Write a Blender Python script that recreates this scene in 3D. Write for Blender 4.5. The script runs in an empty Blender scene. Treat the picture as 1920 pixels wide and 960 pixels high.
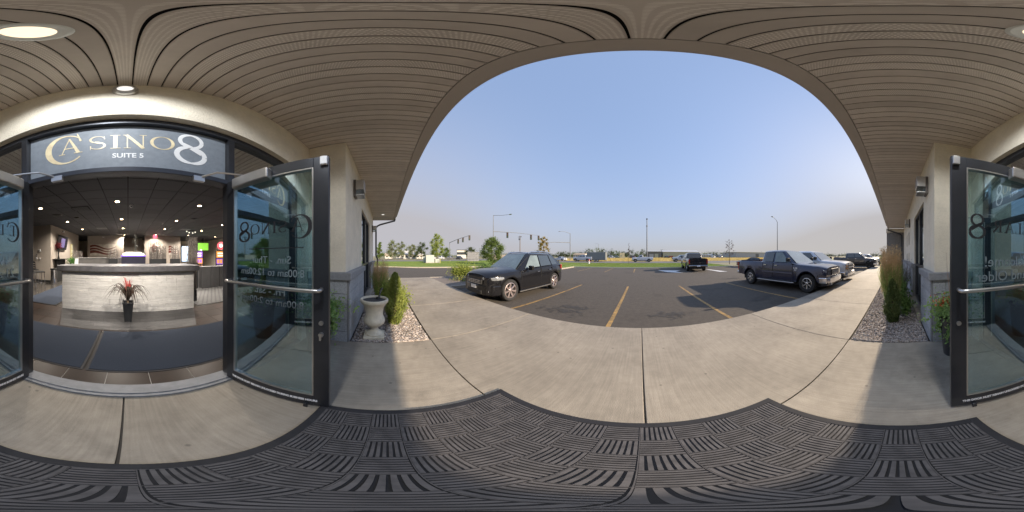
import bpy, bmesh, math, random
import numpy as np
from mathutils import Vector, Matrix
R = math.radians
PI = math.pi
random.seed(7)
C = bpy.context.scene.collection
SC = bpy.context.scene

# ------------------------------------------------------------------ camera
cd = bpy.data.cameras.new('camera')
cam = bpy.data.objects.new('camera', cd)
C.objects.link(cam)
cd.type = 'PANO'
try:
    cd.cycles.panorama_type = 'EQUIRECTANGULAR'
except Exception:
    cd.panorama_type = 'EQUIRECTANGULAR'
CH = 1.42
cam.location = (0, 0, CH)
cam.rotation_euler = (R(90), 0, R(45))
cd.clip_start = 0.02
cd.clip_end = 3000
SC.camera = cam
SC.cycles.use_denoising = True
SC.cycles.max_bounces = 10
SC.cycles.diffuse_bounces = 5
SC.cycles.glossy_bounces = 5
SC.cycles.transparent_max_bounces = 12
SC.cycles.caustics_reflective = False
SC.cycles.caustics_refractive = False

# ------------------------------------------------------------------ sky, sun, exposure
SUN_EL = 21.0
SUN_AZ = 86.5            # degrees from +Y towards +X
W = bpy.data.worlds.new('World')
SC.world = W
W.use_nodes = True
wn = W.node_tree.nodes; wl = W.node_tree.links
wn.clear()
wo = wn.new('ShaderNodeOutputWorld')
bg = wn.new('ShaderNodeBackground')
sky = wn.new('ShaderNodeTexSky')
sky.sky_type = 'NISHITA'
sky.sun_disc = False
sky.sun_elevation = R(SUN_EL)
sky.sun_rotation = R(SUN_AZ)
sky.dust_density = 2.0
sky.air_density = 1.2
sky.ozone_density = 2.0
gam = wn.new('ShaderNodeGamma'); gam.inputs[1].default_value = 0.35
wl.new(sky.outputs[0], gam.inputs[0])
# smoke-laden air: the sky greys towards the horizon and along the sun's axis
tc = wn.new('ShaderNodeTexCoord')
sx = wn.new('ShaderNodeSeparateXYZ'); wl.new(tc.outputs['Generated'], sx.inputs[0])
def wmath(op, a, b=None, c=None):
    n = wn.new('ShaderNodeMath'); n.operation = op
    for i, v in enumerate((a, b, c)):
        if v is None: continue
        if isinstance(v, (int, float)): n.inputs[i].default_value = v
        else: wl.new(v, n.inputs[i])
    return n.outputs[0]
zz = wmath('MAXIMUM', sx.outputs['Z'], 0.0)
low = wmath('POWER', wmath('SUBTRACT', 1.0, zz), 3.5)
ax = wmath('POWER', wmath('ABSOLUTE', sx.outputs['X']), 3.0)
hz = wmath('MINIMUM', wmath('ADD', wmath('MULTIPLY', low, 0.85), wmath('MULTIPLY', ax, 0.75)), 1.0)
# smoke colour: warmer towards the sun side near the horizon
wm = wmath('MULTIPLY', low, wmath('MAXIMUM', wmath('MULTIPLY_ADD', sx.outputs['X'], 0.9, 0.35), 0.0))
hc = wn.new('ShaderNodeMix'); hc.data_type = 'RGBA'; hc.clamp_factor = True
hc.inputs[6].default_value = (2.9, 2.85, 3.05, 1); hc.inputs[7].default_value = (3.05, 2.92, 2.85, 1)
wl.new(wm, hc.inputs[0])
tint = wn.new('ShaderNodeMix'); tint.data_type = 'RGBA'; tint.blend_type = 'MULTIPLY'; tint.inputs[0].default_value = 1
wl.new(gam.outputs[0], tint.inputs[6]); tint.inputs[7].default_value = (1.95, 2.35, 3.2, 1)
mx = wn.new('ShaderNodeMix'); mx.data_type = 'RGBA'
wl.new(hz, mx.inputs[0]); wl.new(tint.outputs[2], mx.inputs[6]); wl.new(hc.outputs[2], mx.inputs[7])
wl.new(mx.outputs[2], bg.inputs[0]); bg.inputs[1].default_value = 0.061
wl.new(bg.outputs[0], wo.inputs[0])

sd = bpy.data.lights.new('sun', 'SUN')
sd.energy = 2.6; sd.angle = R(0.6); sd.color = (1.0, 0.83, 0.63)
sun = bpy.data.objects.new('sun', sd); C.objects.link(sun)
sdir = Vector((math.sin(R(SUN_AZ)) * math.cos(R(SUN_EL)), math.cos(R(SUN_AZ)) * math.cos(R(SUN_EL)), math.sin(R(SUN_EL))))
sun.rotation_euler = sdir.to_track_quat('Z', 'Y').to_euler()
SC.view_settings.view_transform = 'Standard'
SC.view_settings.look = 'None'
SC.view_settings.exposure = 1.57
SC.view_settings.gamma = 1

# ------------------------------------------------------------------ materials
_M = {}
def mat(name, col, rough=0.7, metal=0.0, var=0.12, scale=6.0, bump=0.0, bscale=60.0, rnd=0.0, spec=0.5,
        emit=None, estr=0.0, coat=0.0, col2=None, stain=0.0, coord='Object'):
    if name in _M: return _M[name]
    m = bpy.data.materials.new(name); m.use_nodes = True
    n = m.node_tree.nodes; l = m.node_tree.links
    b = n['Principled BSDF']
    b.inputs['Roughness'].default_value = rough
    b.inputs['Metallic'].default_value = metal
    b.inputs['Specular IOR Level'].default_value = spec
    b.inputs['Coat Weight'].default_value = coat
    b.inputs['Coat Roughness'].default_value = 0.04
    tcn = n.new('ShaderNodeTexCoord')
    nz = n.new('ShaderNodeTexNoise'); nz.inputs['Scale'].default_value = scale
    nz.inputs['Detail'].default_value = 6; nz.inputs['Roughness'].default_value = 0.62
    l.new(tcn.outputs[coord], nz.inputs['Vector'])
    r = n.new('ShaderNodeMapRange')
    r.inputs[1].default_value = 0.3; r.inputs[2].default_value = 0.7
    l.new(nz.outputs[0], r.inputs[0])
    mxn = n.new('ShaderNodeMix'); mxn.data_type = 'RGBA'
    c = Vector(col[:3])
    c2 = Vector(col2[:3]) if col2 else c * (1 + var)
    c1 = c if col2 else c * (1 - var)
    mxn.inputs[6].default_value = (*c1, 1); mxn.inputs[7].default_value = (*[min(1, v) for v in c2], 1)
    l.new(r.outputs[0], mxn.inputs[0])
    out = mxn.outputs[2]
    if stain > 0:
        s = n.new('ShaderNodeTexNoise'); s.inputs['Scale'].default_value = scale * 0.13; s.inputs['Detail'].default_value = 5
        l.new(tcn.outputs[coord], s.inputs['Vector'])
        sr = n.new('ShaderNodeMapRange'); sr.inputs[1].default_value = 0.35; sr.inputs[2].default_value = 0.65
        sr.inputs[3].default_value = 1 - stain; sr.inputs[4].default_value = 1 + stain * 0.5
        l.new(s.outputs[0], sr.inputs[0])
        hs = n.new('ShaderNodeHueSaturation'); l.new(out, hs.inputs['Color']); l.new(sr.outputs[0], hs.inputs['Value'])
        out = hs.outputs[0]
    if rnd > 0:
        oi = n.new('ShaderNodeObjectInfo')
        rr = n.new('ShaderNodeMapRange'); rr.inputs[3].default_value = 1 - rnd; rr.inputs[4].default_value = 1 + rnd
        l.new(oi.outputs['Random'], rr.inputs[0])
        hs = n.new('ShaderNodeHueSaturation'); l.new(out, hs.inputs['Color']); l.new(rr.outputs[0], hs.inputs['Value'])
        out = hs.outputs[0]
    l.new(out, b.inputs['Base Color'])
    if bump > 0:
        bz = n.new('ShaderNodeTexNoise'); bz.inputs['Scale'].default_value = bscale; bz.inputs['Detail'].default_value = 4
        l.new(tcn.outputs[coord], bz.inputs['Vector'])
        bn = n.new('ShaderNodeBump'); bn.inputs['Strength'].default_value = bump; bn.inputs['Distance'].default_value = 0.02
        l.new(bz.outputs[0], bn.inputs['Height']); l.new(bn.outputs[0], b.inputs['Normal'])
    if emit:
        b.inputs['Emission Color'].default_value = (*emit, 1); b.inputs['Emission Strength'].default_value = estr
    _M[name] = m
    return m

def glass(name, tintc, refl, rough=0.0, rcol=(0.8, 0.9, 1.0)):
    if name in _M: return _M[name]
    m = bpy.data.materials.new(name); m.use_nodes = True
    n = m.node_tree.nodes; l = m.node_tree.links; n.clear()
    o = n.new('ShaderNodeOutputMaterial')
    t = n.new('ShaderNodeBsdfTransparent'); t.inputs[0].default_value = (*tintc, 1)
    g = n.new('ShaderNodeBsdfGlossy'); g.inputs['Roughness'].default_value = rough; g.inputs[0].default_value = (*rcol, 1)
    f = n.new('ShaderNodeLayerWeight'); f.inputs[0].default_value = 0.5
    p5 = n.new('ShaderNodeMath'); p5.operation = 'POWER'; p5.inputs[1].default_value = 5; l.new(f.outputs['Facing'], p5.inputs[0])
    a = n.new('ShaderNodeMath'); a.operation = 'MULTIPLY_ADD'; a.inputs[1].default_value = 1 - refl; a.inputs[2].default_value = refl; a.use_clamp = True
    l.new(p5.outputs[0], a.inputs[0])
    x = n.new('ShaderNodeMixShader'); l.new(a.outputs[0], x.inputs[0]); l.new(t.outputs[0], x.inputs[1]); l.new(g.outputs[0], x.inputs[2])
    l.new(x.outputs[0], o.inputs[0])
    _M[name] = m
    return m

STUCCO = mat('stucco', (0.86, 0.78, 0.64), 0.9, var=0.05, scale=26, bump=0.6, bscale=70, stain=0.08, coord='Generated')
def world_coords(m):
    """swap the texture coordinates for world position so that separate pieces do not repeat"""
    n = m.node_tree.nodes; l = m.node_tree.links
    g = n.new('ShaderNodeNewGeometry')
    for nd in list(n):
        if nd.type == 'TEX_NOISE' or nd.type == 'TEX_VORONOI':
            l.new(g.outputs['Position'], nd.inputs['Vector'])
    return m
world_coords(STUCCO)
CONC = world_coords(mat('sidewalk_concrete', (0.345, 0.302, 0.245), 0.85, var=0.10, scale=9, bump=0.25, bscale=120, stain=0.16, rnd=0.05))
KERB = world_coords(mat('kerb_concrete', (0.38, 0.34, 0.285), 0.85, var=0.10, scale=6, bump=0.2, stain=0.1))
BLOCK = world_coords(mat('grey_masonry_block', (0.40, 0.41, 0.43), 0.9, var=0.28, scale=45, bump=0.4, bscale=90, rnd=0.10))
CAPM = world_coords(mat('masonry_cap', (0.27, 0.275, 0.29), 0.85, var=0.15, scale=20, bump=0.2))
def spots(m, scale, rad, dark, blot=0.0, bscale=0.5, lo=.56, hi=.66):
    """scattered small round stains and a few large worn patches"""
    n = m.node_tree.nodes; l = m.node_tree.links; b = n['Principled BSDF']
    src = b.inputs['Base Color'].links[0].from_socket; g = n.new('ShaderNodeNewGeometry')
    v = n.new('ShaderNodeTexVoronoi'); v.inputs['Scale'].default_value = scale; l.new(g.outputs['Position'], v.inputs['Vector'])
    r = n.new('ShaderNodeMapRange'); r.inputs[1].default_value = rad * .6; r.inputs[2].default_value = rad; r.inputs[3].default_value = dark; r.inputs[4].default_value = 1
    l.new(v.outputs['Distance'], r.inputs[0]); h = n.new('ShaderNodeHueSaturation'); l.new(src, h.inputs['Color']); l.new(r.outputs[0], h.inputs['Value'])
    if blot:
        z = n.new('ShaderNodeTexNoise'); z.inputs['Scale'].default_value = bscale; z.inputs['Detail'].default_value = 9; z.inputs['Roughness'].default_value = .7
        l.new(g.outputs['Position'], z.inputs['Vector']); q = n.new('ShaderNodeMapRange'); q.inputs[1].default_value = lo; q.inputs[2].default_value = hi; q.inputs[3].default_value = 1; q.inputs[4].default_value = 1 - blot
        l.new(z.outputs[0], q.inputs[0]); h2 = n.new('ShaderNodeHueSaturation'); l.new(h.outputs[0], h2.inputs['Color']); l.new(q.outputs[0], h2.inputs['Value']); h = h2
    l.new(h.outputs[0], b.inputs['Base Color'])
spots(CONC, 4.2, .075, .62, .20, .9)
def broom(m):
    n = m.node_tree.nodes; l = m.node_tree.links; b = n['Principled BSDF']; src = b.inputs['Base Color'].links[0].from_socket
    g = n.new('ShaderNodeNewGeometry'); mp = n.new('ShaderNodeMapping'); mp.inputs['Scale'].default_value = (55, 2.2, 1); l.new(g.outputs['Position'], mp.inputs[0])
    z = n.new('ShaderNodeTexNoise'); z.inputs['Scale'].default_value = 1; z.inputs['Detail'].default_value = 3; l.new(mp.outputs[0], z.inputs['Vector'])
    q = n.new('ShaderNodeMapRange'); q.inputs[1].default_value = .3; q.inputs[2].default_value = .7; q.inputs[3].default_value = .90; q.inputs[4].default_value = 1.09
    l.new(z.outputs[0], q.inputs[0]); h = n.new('ShaderNodeHueSaturation'); l.new(src, h.inputs['Color']); l.new(q.outputs[0], h.inputs['Value']); l.new(h.outputs[0], b.inputs['Base Color'])
broom(CONC)
MORTAR = mat('mortar', (0.22, 0.22, 0.22), 0.95, var=0.1)
FRAME = mat('dark_anodised_aluminium', (0.055, 0.058, 0.068), 0.32, metal=0.55, var=0.15, scale=3, spec=0.6)
SILVER = mat('brushed_silver_metal', (0.55, 0.54, 0.53), 0.3, metal=0.9, var=0.06, scale=14)
CHROME = mat('chrome', (0.72, 0.72, 0.74), 0.12, metal=1.0, var=0.02)
SOFF = world_coords(mat('taupe_soffit_metal', (0.57, 0.505, 0.45), 0.5, metal=0.0, var=0.07, scale=5.0, rnd=0.09, stain=0.08))
FASC = world_coords(mat('taupe_fascia_metal', (0.45, 0.395, 0.35), 0.5, var=0.05, scale=2))
BLACKM = mat('flat_black', (0.012, 0.012, 0.012), 0.9, var=0.1)
DOORGLASS = glass('tinted_door_glass', (0.60, 0.76, 0.80), 0.30, rcol=(0.80, 0.92, 1.0))
WINGLASS = glass('window_glass', (0.16, 0.19, 0.20), 0.40)
SIDEGLASS = glass('sidelight_glass', (0.18, 0.22, 0.23), 0.74, rcol=(0.86, 0.93, 1.0))

def perforated():
    m = SOFF.copy(); m.name = 'perforated_soffit_metal'
    n = m.node_tree.nodes; l = m.node_tree.links
    b = n['Principled BSDF']
    src = b.inputs['Base Color'].links[0].from_socket
    t = n.new('ShaderNodeTexCoord'); s = n.new('ShaderNodeSeparateXYZ'); l.new(t.outputs['Object'], s.inputs[0])
    def mth(op, a, b_=None):
        q = n.new('ShaderNodeMath'); q.operation = op
        for i, v in enumerate((a, b_)):
            if v is None: continue
            if isinstance(v, (int, float)): q.inputs[i].default_value = v
            else: l.new(v, q.inputs[i])
        return q.outputs[0]
    P = 0.0175
    fx = mth('SUBTRACT', mth('FRACT', mth('MULTIPLY', mth('ADD', s.outputs[0], 10.0), 1 / P)), 0.5)
    row = mth('MULTIPLY', mth('FLOOR', mth('MULTIPLY', mth('ADD', s.outputs[0], 10.0), 1 / P)), 0.5)
    fy = mth('SUBTRACT', mth('FRACT', mth('ADD', mth('MULTIPLY', mth('ADD', s.outputs[1], 10.0), 1 / P), row)), 0.5)
    d = mth('ADD', mth('MULTIPLY', fx, fx), mth('MULTIPLY', fy, fy))
    hole = mth('LESS_THAN', d, 0.062)
    edge = mth('LESS_THAN', mth('ABSOLUTE', s.outputs[0]), 0.043)
    hole = mth('MULTIPLY', hole, edge)
    x = n.new('ShaderNodeMix'); x.data_type = 'RGBA'
    l.new(hole, x.inputs[0]); l.new(src, x.inputs[6]); x.inputs[7].default_value = (0.82, 0.76, 0.69, 1)
    l.new(x.outputs[2], b.inputs['Base Color'])
    return m
SOFFP = perforated()

# ------------------------------------------------------------------ mesh helpers
class MB:
    def __init__(s): s.v = []; s.f = []
    def add(s, vs, fs, M=None):
        o = len(s.v)
        if M is not None: vs = [tuple(M @ Vector(p)) for p in vs]
        s.v += [tuple(p) for p in vs]; s.f += [tuple(i + o for i in f) for f in fs]
        return s
    def box(s, x0, x1, y0, y1, z0, z1, M=None):
        vs = [(x0,y0,z0),(x1,y0,z0),(x1,y1,z0),(x0,y1,z0),(x0,y0,z1),(x1,y0,z1),(x1,y1,z1),(x0,y1,z1)]
        return s.add(vs, [(3,2,1,0),(4,5,6,7),(0,1,5,4),(1,2,6,5),(2,3,7,6),(3,0,4,7)], M)
    def cyl(s, p0, p1, r0, r1=None, n=12, caps=True):
        r1 = r0 if r1 is None else r1
        p0 = Vector(p0); p1 = Vector(p1); d = (p1 - p0).normalized()
        u = d.orthogonal().normalized(); w = d.cross(u)
        vs = []
        for p, r in ((p0, r0), (p1, r1)):
            for i in range(n):
                a = 2 * PI * i / n; vs.append(p + u * (math.cos(a) * r) + w * (math.sin(a) * r))
        fs = [(i, (i + 1) % n, n + (i + 1) % n, n + i) for i in range(n)]
        if caps: fs += [tuple(range(n - 1, -1, -1)), tuple(range(n, 2 * n))]
        return s.add(vs, fs)
    def tube(s, pts, r, n=8):
        if not hasattr(r, '__len__'): r = [r] * len(pts)
        P = [Vector(p) for p in pts]; rings = []
        up = None
        for i, p in enumerate(P):
            d = (P[min(i + 1, len(P) - 1)] - P[max(i - 1, 0)]).normalized()
            if up is None: up = d.orthogonal().normalized()
            up = (up - d * up.dot(d)).normalized(); w = d.cross(up)
            rings.append([p + up * (math.cos(2 * PI * k / n) * r[i]) + w * (math.sin(2 * PI * k / n) * r[i]) for k in range(n)])
        vs = [q for g in rings for q in g]; fs = []
        for i in range(len(P) - 1):
            for k in range(n):
                fs.append((i*n+k, i*n+(k+1) % n, (i+1)*n+(k+1) % n, (i+1)*n+k))
        fs += [tuple(range(n - 1, -1, -1)), tuple(range((len(P)-1)*n, len(P)*n))]
        return s.add(vs, fs)
    def lathe(s, prof, c=(0, 0, 0), n=24, axis='z', closed=False):
        vs = []
        for (r, z) in prof:
            for i in range(n):
                a = 2 * PI * i / n
                if axis == 'z': q = (c[0] + r*math.cos(a), c[1] + r*math.sin(a), c[2] + z)
                elif axis == 'y': q = (c[0] + r*math.cos(a), c[1] + z, c[2] + r*math.sin(a))
                else: q = (c[0] + z, c[1] + r*math.cos(a), c[2] + r*math.sin(a))
                vs.append(q)
        fs = []
        m = len(prof)
        for j in range(m if closed else m - 1):
            j2 = (j + 1) % m
            for i in range(n):
                fs.append((j*n+i, j*n+(i+1) % n, j2*n+(i+1) % n, j2*n+i))
        if not closed:
            fs.append(tuple(range(n-1, -1, -1))); fs.append(tuple(range((m-1)*n, m*n)))
        return s.add(vs, fs)
    def prism(s, poly, h0, h1, M=None):
        n = len(poly)
        vs = [(p[0], p[1], h0) for p in poly] + [(p[0], p[1], h1) for p in poly]
        fs = [tuple(range(n-1, -1, -1)), tuple(range(n, 2*n))] + [(i, (i+1) % n, n+(i+1) % n, n+i) for i in range(n)]
        return s.add(vs, fs, M)
    def slab(s, pts, t):
        """planar polygon in 3-D thickened by t along its normal"""
        P = [Vector(p) for p in pts]; n = len(P)
        nr = (P[1]-P[0]).cross(P[2]-P[1]).normalized() * t
        fs = [tuple(range(n-1, -1, -1)), tuple(range(n, 2*n))] + [(i, (i+1) % n, n+(i+1) % n, n+i) for i in range(n)]
        return s.add([tuple(p) for p in P] + [tuple(p + nr) for p in P], fs)
    def sphere(s, c, r, n=12, m=8, sc=(1, 1, 1)):
        vs = []; fs = []
        for j in range(1, m):
            t = PI * j / m
            for i in range(n):
                a = 2*PI*i/n
                vs.append((c[0]+r*sc[0]*math.sin(t)*math.cos(a), c[1]+r*sc[1]*math.sin(t)*math.sin(a), c[2]+r*sc[2]*math.cos(t)))
        vs.append((c[0], c[1], c[2]+r*sc[2])); vs.append((c[0], c[1], c[2]-r*sc[2]))
        for j in range(m-2):
            for i in range(n): fs.append((j*n+i, (j+1)*n+i, (j+1)*n+(i+1) % n, j*n+(i+1) % n))
        T = len(vs)-2
        for i in range(n):
            fs.append((T, i, (i+1) % n)); fs.append((T+1, (m-2)*n+(i+1) % n, (m-2)*n+i))
        return s.add(vs, fs)
    def mesh(s, name, m, smooth=None):
        me = bpy.data.meshes.new(name)
        me.from_pydata(s.v, [], s.f); me.update()
        bm = bmesh.new(); bm.from_mesh(me); bmesh.ops.recalc_face_normals(bm, faces=bm.faces); bm.to_mesh(me); bm.free()
        if m: me.materials.append(m)
        if smooth is not None:
            me.polygons.foreach_set('use_smooth', [True] * len(me.polygons))
            if smooth > 0: me.set_sharp_from_angle(angle=R(smooth))
        return me
    def build(s, name, m, parent=None, smooth=None, bevel=0, loc=None, rot=None):
        return put(name, s.mesh(name, m, smooth), parent, loc, rot, bevel)

def put(name, me, parent=None, loc=None, rot=None, bevel=0, seg=2):
    o = bpy.data.objects.new(name, me); C.objects.link(o)
    if parent: o.parent = parent
    if loc: o.location = loc
    if rot is not None: o.rotation_euler = rot
    if bevel:
        b = o.modifiers.new('bevel', 'BEVEL'); b.width = bevel; b.segments = seg; b.limit_method = 'ANGLE'; b.angle_limit = R(40)
        b.harden_normals = False
    return o

def tag(o, label=None, cat=None, group=None, kind=None):
    if label: o['label'] = label
    if cat: o['category'] = cat
    if group: o['group'] = group
    if kind: o['kind'] = kind
    return o

def thing(name, label, cat, loc=(0, 0, 0), rz=0.0, group=None):
    o = bpy.data.objects.new(name, None); C.objects.link(o)
    o.location = loc; o.rotation_euler = (0, 0, rz); o.empty_display_size = 0.2
    return tag(o, label, cat, group)

def copy_tree(o, parent=None):
    c = o.copy(); C.objects.link(c); c.parent = parent
    for ch in o.children: copy_tree(ch, c)
    return c

def struct(o): o['kind'] = 'structure'; return o

def np_mesh(name, V, F, m, k):
    """fast mesh: V (n,3), F (f,k) index array"""
    me = bpy.data.meshes.new(name)
    V = np.asarray(V, dtype=np.float32); F = np.asarray(F, dtype=np.int32)
    me.vertices.add(len(V)); me.vertices.foreach_set('co', V.ravel())
    me.loops.add(F.size); me.loops.foreach_set('vertex_index', F.ravel())
    me.polygons.add(len(F))
    me.polygons.foreach_set('loop_start', np.arange(0, F.size, k, dtype=np.int32))
    me.polygons.foreach_set('loop_total', np.full(len(F), k, dtype=np.int32))
    me.update(); me.validate()
    me.materials.append(m)
    return me

def leaf_mesh(name, cen, size, m, rng, aspect=0.55, updir=0.0, spread=None):
    """many small folded leaves (two triangles sharing a bent midrib)"""
    n = len(cen)
    d = rng.normal(size=(n, 3))
    if spread is not None: d = d * 0.6 + spread
    d[:, 2] += updir
    d /= np.linalg.norm(d, axis=1)[:, None]
    t = rng.normal(size=(n, 3)); u = np.cross(d, t); u /= np.linalg.norm(u, axis=1)[:, None]
    s = size * (0.6 + 0.8 * rng.random(n))[:, None]
    a = cen - d * s * 0.5; b = cen + d * s * 0.5
    w = np.cross(d, u)
    l = cen + u * s * aspect * 0.5 + w * s * 0.1; r = cen - u * s * aspect * 0.5 + w * s * 0.1
    V = np.stack([a, l, b, r], axis=1).reshape(-1, 3)
    i = np.arange(n)[:, None] * 4
    F = np.concatenate([i + np.array([[0, 1, 2]]), i + np.array([[0, 2, 3]])])
    return np_mesh(name, V, F, m, 3)

def leafmat(name, c, c2, scale=3.0):
    if name in _M: return _M[name]
    m = mat(name, c, 0.6, var=0.3, scale=scale, col2=c2, spec=0.25)
    n = m.node_tree.nodes; l = m.node_tree.links
    b = n['Principled BSDF']; o = [q for q in n if q.type == 'OUTPUT_MATERIAL'][0]
    tr = n.new('ShaderNodeBsdfTranslucent'); x = n.new('ShaderNodeMixShader'); x.inputs[0].default_value = 0.35
    l.new(b.inputs['Base Color'].links[0].from_socket, tr.inputs[0])
    l.new(b.outputs[0], x.inputs[1]); l.new(tr.outputs[0], x.inputs[2]); l.new(x.outputs[0], o.inputs[0])
    return m

# ------------------------------------------------------------------ lettering
def ribbon(pts, ws):
    P = [Vector((p[0], p[1])) for p in pts]; L = []; Rr = []
    for i, p in enumerate(P):
        d = P[min(i+1, len(P)-1)] - P[max(i-1, 0)]
        d = d.normalized() if d.length > 0 else Vector((1, 0))
        nn = Vector((-d.y, d.x)) * ws[i] * 0.5
        L.append(p + nn); Rr.append(p - nn)
    return [[L[i], L[i+1], Rr[i+1], Rr[i]] for i in range(len(P)-1)]
def arc(cx, cy, rx, ry, a0, a1, n, wf):
    pts = []; ws = []
    for i in range(n + 1):
        a = R(a0 + (a1 - a0) * i / n)
        pts.append((cx + rx * math.cos(a), cy + ry * math.sin(a))); ws.append(wf(a))
    return ribbon(pts, ws)
def rect(x0, x1, y0, y1): return [[Vector((x0, y0)), Vector((x1, y0)), Vector((x1, y1)), Vector((x0, y1))]]
def glyph(ch):
    """serif capitals in a unit box, as quads; returns (quads, advance)"""
    q = []
    if ch == 'C':
        q = arc(0.5, 0.5, 0.43, 0.45, 48, 318, 30, lambda a: 0.035 + 0.125 * max(0, -math.cos(a)) ** 1.3)
        q += ribbon([(0.76, 0.98), (0.84, 0.70)], [0.02, 0.05]); return q, 1.0
    if ch == 'O':
        return arc(0.5, 0.5, 0.43, 0.46, 0, 360, 32, lambda a: 0.03 + 0.11 * abs(math.cos(a)) ** 1.5), 1.0
    if ch == 'S':
        q = arc(0.42, 0.74, 0.30, 0.23, 25, 250, 18, lambda a: 0.04 + 0.06 * max(0, -math.cos(a)))
        q += ribbon([(0.30, 0.55), (0.45, 0.49), (0.58, 0.43)], [0.10, 0.15, 0.11])
        q += arc(0.42, 0.26, 0.30, 0.23, 60, -155, 18, lambda a: 0.04 + 0.07 * max(0, math.cos(a)))
        q += ribbon([(0.70, 0.96), (0.72, 0.72)], [0.02, 0.05]) + ribbon([(0.12, 0.02), (0.13, 0.28)], [0.02, 0.05]); return q, 0.86
    if ch == 'I':
        return rect(0.17, 0.33, 0, 1) + rect(0.05, 0.45, 0, 0.035) + rect(0.05, 0.45, 0.965, 1), 0.5
    if ch == 'N':
        return (rect(0.17, 0.22, 0, 1) + rect(0.80, 0.85, 0, 1) + ribbon([(0.15, 1.0), (0.83, 0.0)], [0.15, 0.15])
                + rect(0.05, 0.34, 0, 0.035) + rect(0.68, 0.97, 0.965, 1) + rect(0.03, 0.2, 0.965, 1)), 1.02
    if ch == 'A':
        return (ribbon([(0.14, 0.0), (0.48, 1.0)], [0.04, 0.05]) + ribbon([(0.46, 1.0), (0.84, 0.0)], [0.08, 0.15])
                + rect(0.26, 0.70, 0.33, 0.375) + rect(0.02, 0.28, 0, 0.035) + rect(0.66, 1.0, 0, 0.035)), 0.98
    if ch == 'L':
        return rect(0.15, 0.30, 0, 1) + rect(0.03, 0.42, 0.965, 1) + rect(0.03, 0.7, 0, 0.04) + ribbon([(0.70, 0), (0.74, 0.24)], [0.05, 0.02]), 0.78
    if ch == 'E':
        return (rect(0.15, 0.30, 0, 1) + rect(0.03, 0.68, 0.96, 1) + rect(0.03, 0.7, 0, 0.04) + rect(0.3, 0.55, 0.49, 0.53)
                + ribbon([(0.70, 0), (0.73, 0.22)], [0.05, 0.02]) + ribbon([(0.68, 1), (0.68, 0.80)], [0.05, 0.02])), 0.8
    if ch == 'R':
        return (rect(0.15, 0.30, 0, 1) + rect(0.03, 0.45, 0, 0.035) + rect(0.03, 0.3, 0.965, 1)
                + arc(0.38, 0.74, 0.30, 0.245, 100, -100, 16, lambda a: 0.035 + 0.09 * max(0, math.cos(a)))
                + ribbon([(0.40, 0.50), (0.86, 0.0)], [0.13, 0.13])), 0.9
    if ch == '-': return rect(0.05, 0.4, 0.42, 0.48), 0.45
    if ch == '8':
        q = arc(0.5, 0.755, 0.31, 0.225, 0, 360, 28, lambda a: 0.05 + 0.07 * abs(math.cos(a)))
        q += arc(0.5, 0.27, 0.40, 0.25, 0, 360, 28, lambda a: 0.05 + 0.10 * abs(math.cos(a)))
        return q + ribbon([(0.26, 0.62), (0.5, 0.52), (0.80, 0.37)], [0.10, 0.13, 0.12]), 1.0
    return q, 0.6
OUT = Matrix(((-1, 0, 0, 0), (0, 0, 1, 0), (0, 1, 0, 0), (0, 0, 0, 1)))     # reads from +Y
INN = Matrix(((1, 0, 0, 0), (0, 0, -1, 0), (0, 1, 0, 0), (0, 0, 0, 1)))      # reads from -Y
def letters(items, M, name, m, parent, depth=0.002):
    """items: (char, x, y, width, height)"""
    b = MB()
    for i, (ch, x, y, w, h) in enumerate(items):
        q, _ = glyph(ch)
        for j, poly in enumerate(q):
            e = 0.00003 * (j % 7)
            b.prism([(x + p.x * w, y + p.y * h) for p in poly], 0, depth + e, M)
    return b.build(name, m, parent)
def text(body, size, M, name, m, parent, depth=0.001, sx=1.0, align='CENTER', bold=0.0):
    cu = bpy.data.curves.new(name, 'FONT'); cu.body = body; cu.size = size; cu.align_x = align; cu.extrude = depth; cu.offset = bold
    cu.resolution_u = 3
    t = bpy.data.objects.new(name, cu); C.objects.link(t)
    bpy.context.view_layer.update()
    dg = bpy.context.evaluated_depsgraph_get()
    me = bpy.data.meshes.new_from_object(t.evaluated_get(dg)); me.name = name
    bpy.data.objects.remove(t)
    me.transform(M @ Matrix.Diagonal((sx, 1, 1, 1)))
    me.materials.clear(); me.materials.append(m)
    return put(name, me, parent)
GOLD = mat('gold_lettering', (0.88, 0.70, 0.46), 0.4, var=0.25, scale=9)
WHITE_L = mat('white_lettering', (0.90, 0.90, 0.91), 0.5, var=0.03)
BLACK_L = mat('black_lettering', (0.02, 0.02, 0.025), 0.5, var=0.03)
GREY_L = mat('pale_grey_lettering', (0.20, 0.25, 0.27), 0.5, var=0.05)

# ================================================================== GROUND
LOT = -0.14            # level of the parking lot below the walk
ASPH = world_coords(mat('asphalt', (0.092, 0.079, 0.066), 0.93, var=0.14, scale=60, bump=0.4, bscale=150, stain=0.12))
spots(ASPH, 1.6, .07, .75, .32, .45, .55, .68)
ROADM = world_coords(mat('street_asphalt', (0.17, 0.165, 0.165), 0.9, var=0.08, scale=3, stain=0.1))
GRASSM = world_coords(mat('lawn_grass', (0.13, 0.20, 0.035), 0.95, scale=1.3, col2=(0.22, 0.29, 0.06), bump=0.5, bscale=30, stain=0.15))
DRYM = world_coords(mat('dry_field_grass', (0.42, 0.33, 0.11), 0.95, scale=0.25, col2=(0.60, 0.47, 0.16), bump=0.5, bscale=8, stain=0.2))
EARTH = world_coords(mat('far_ground', (0.20, 0.19, 0.12), 0.95, scale=0.02, col2=(0.30, 0.27, 0.16)))
SOILM = world_coords(mat('bed_soil', (0.22, 0.19, 0.17), 0.95, var=0.35, scale=60, bump=0.8, bscale=80))
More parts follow.
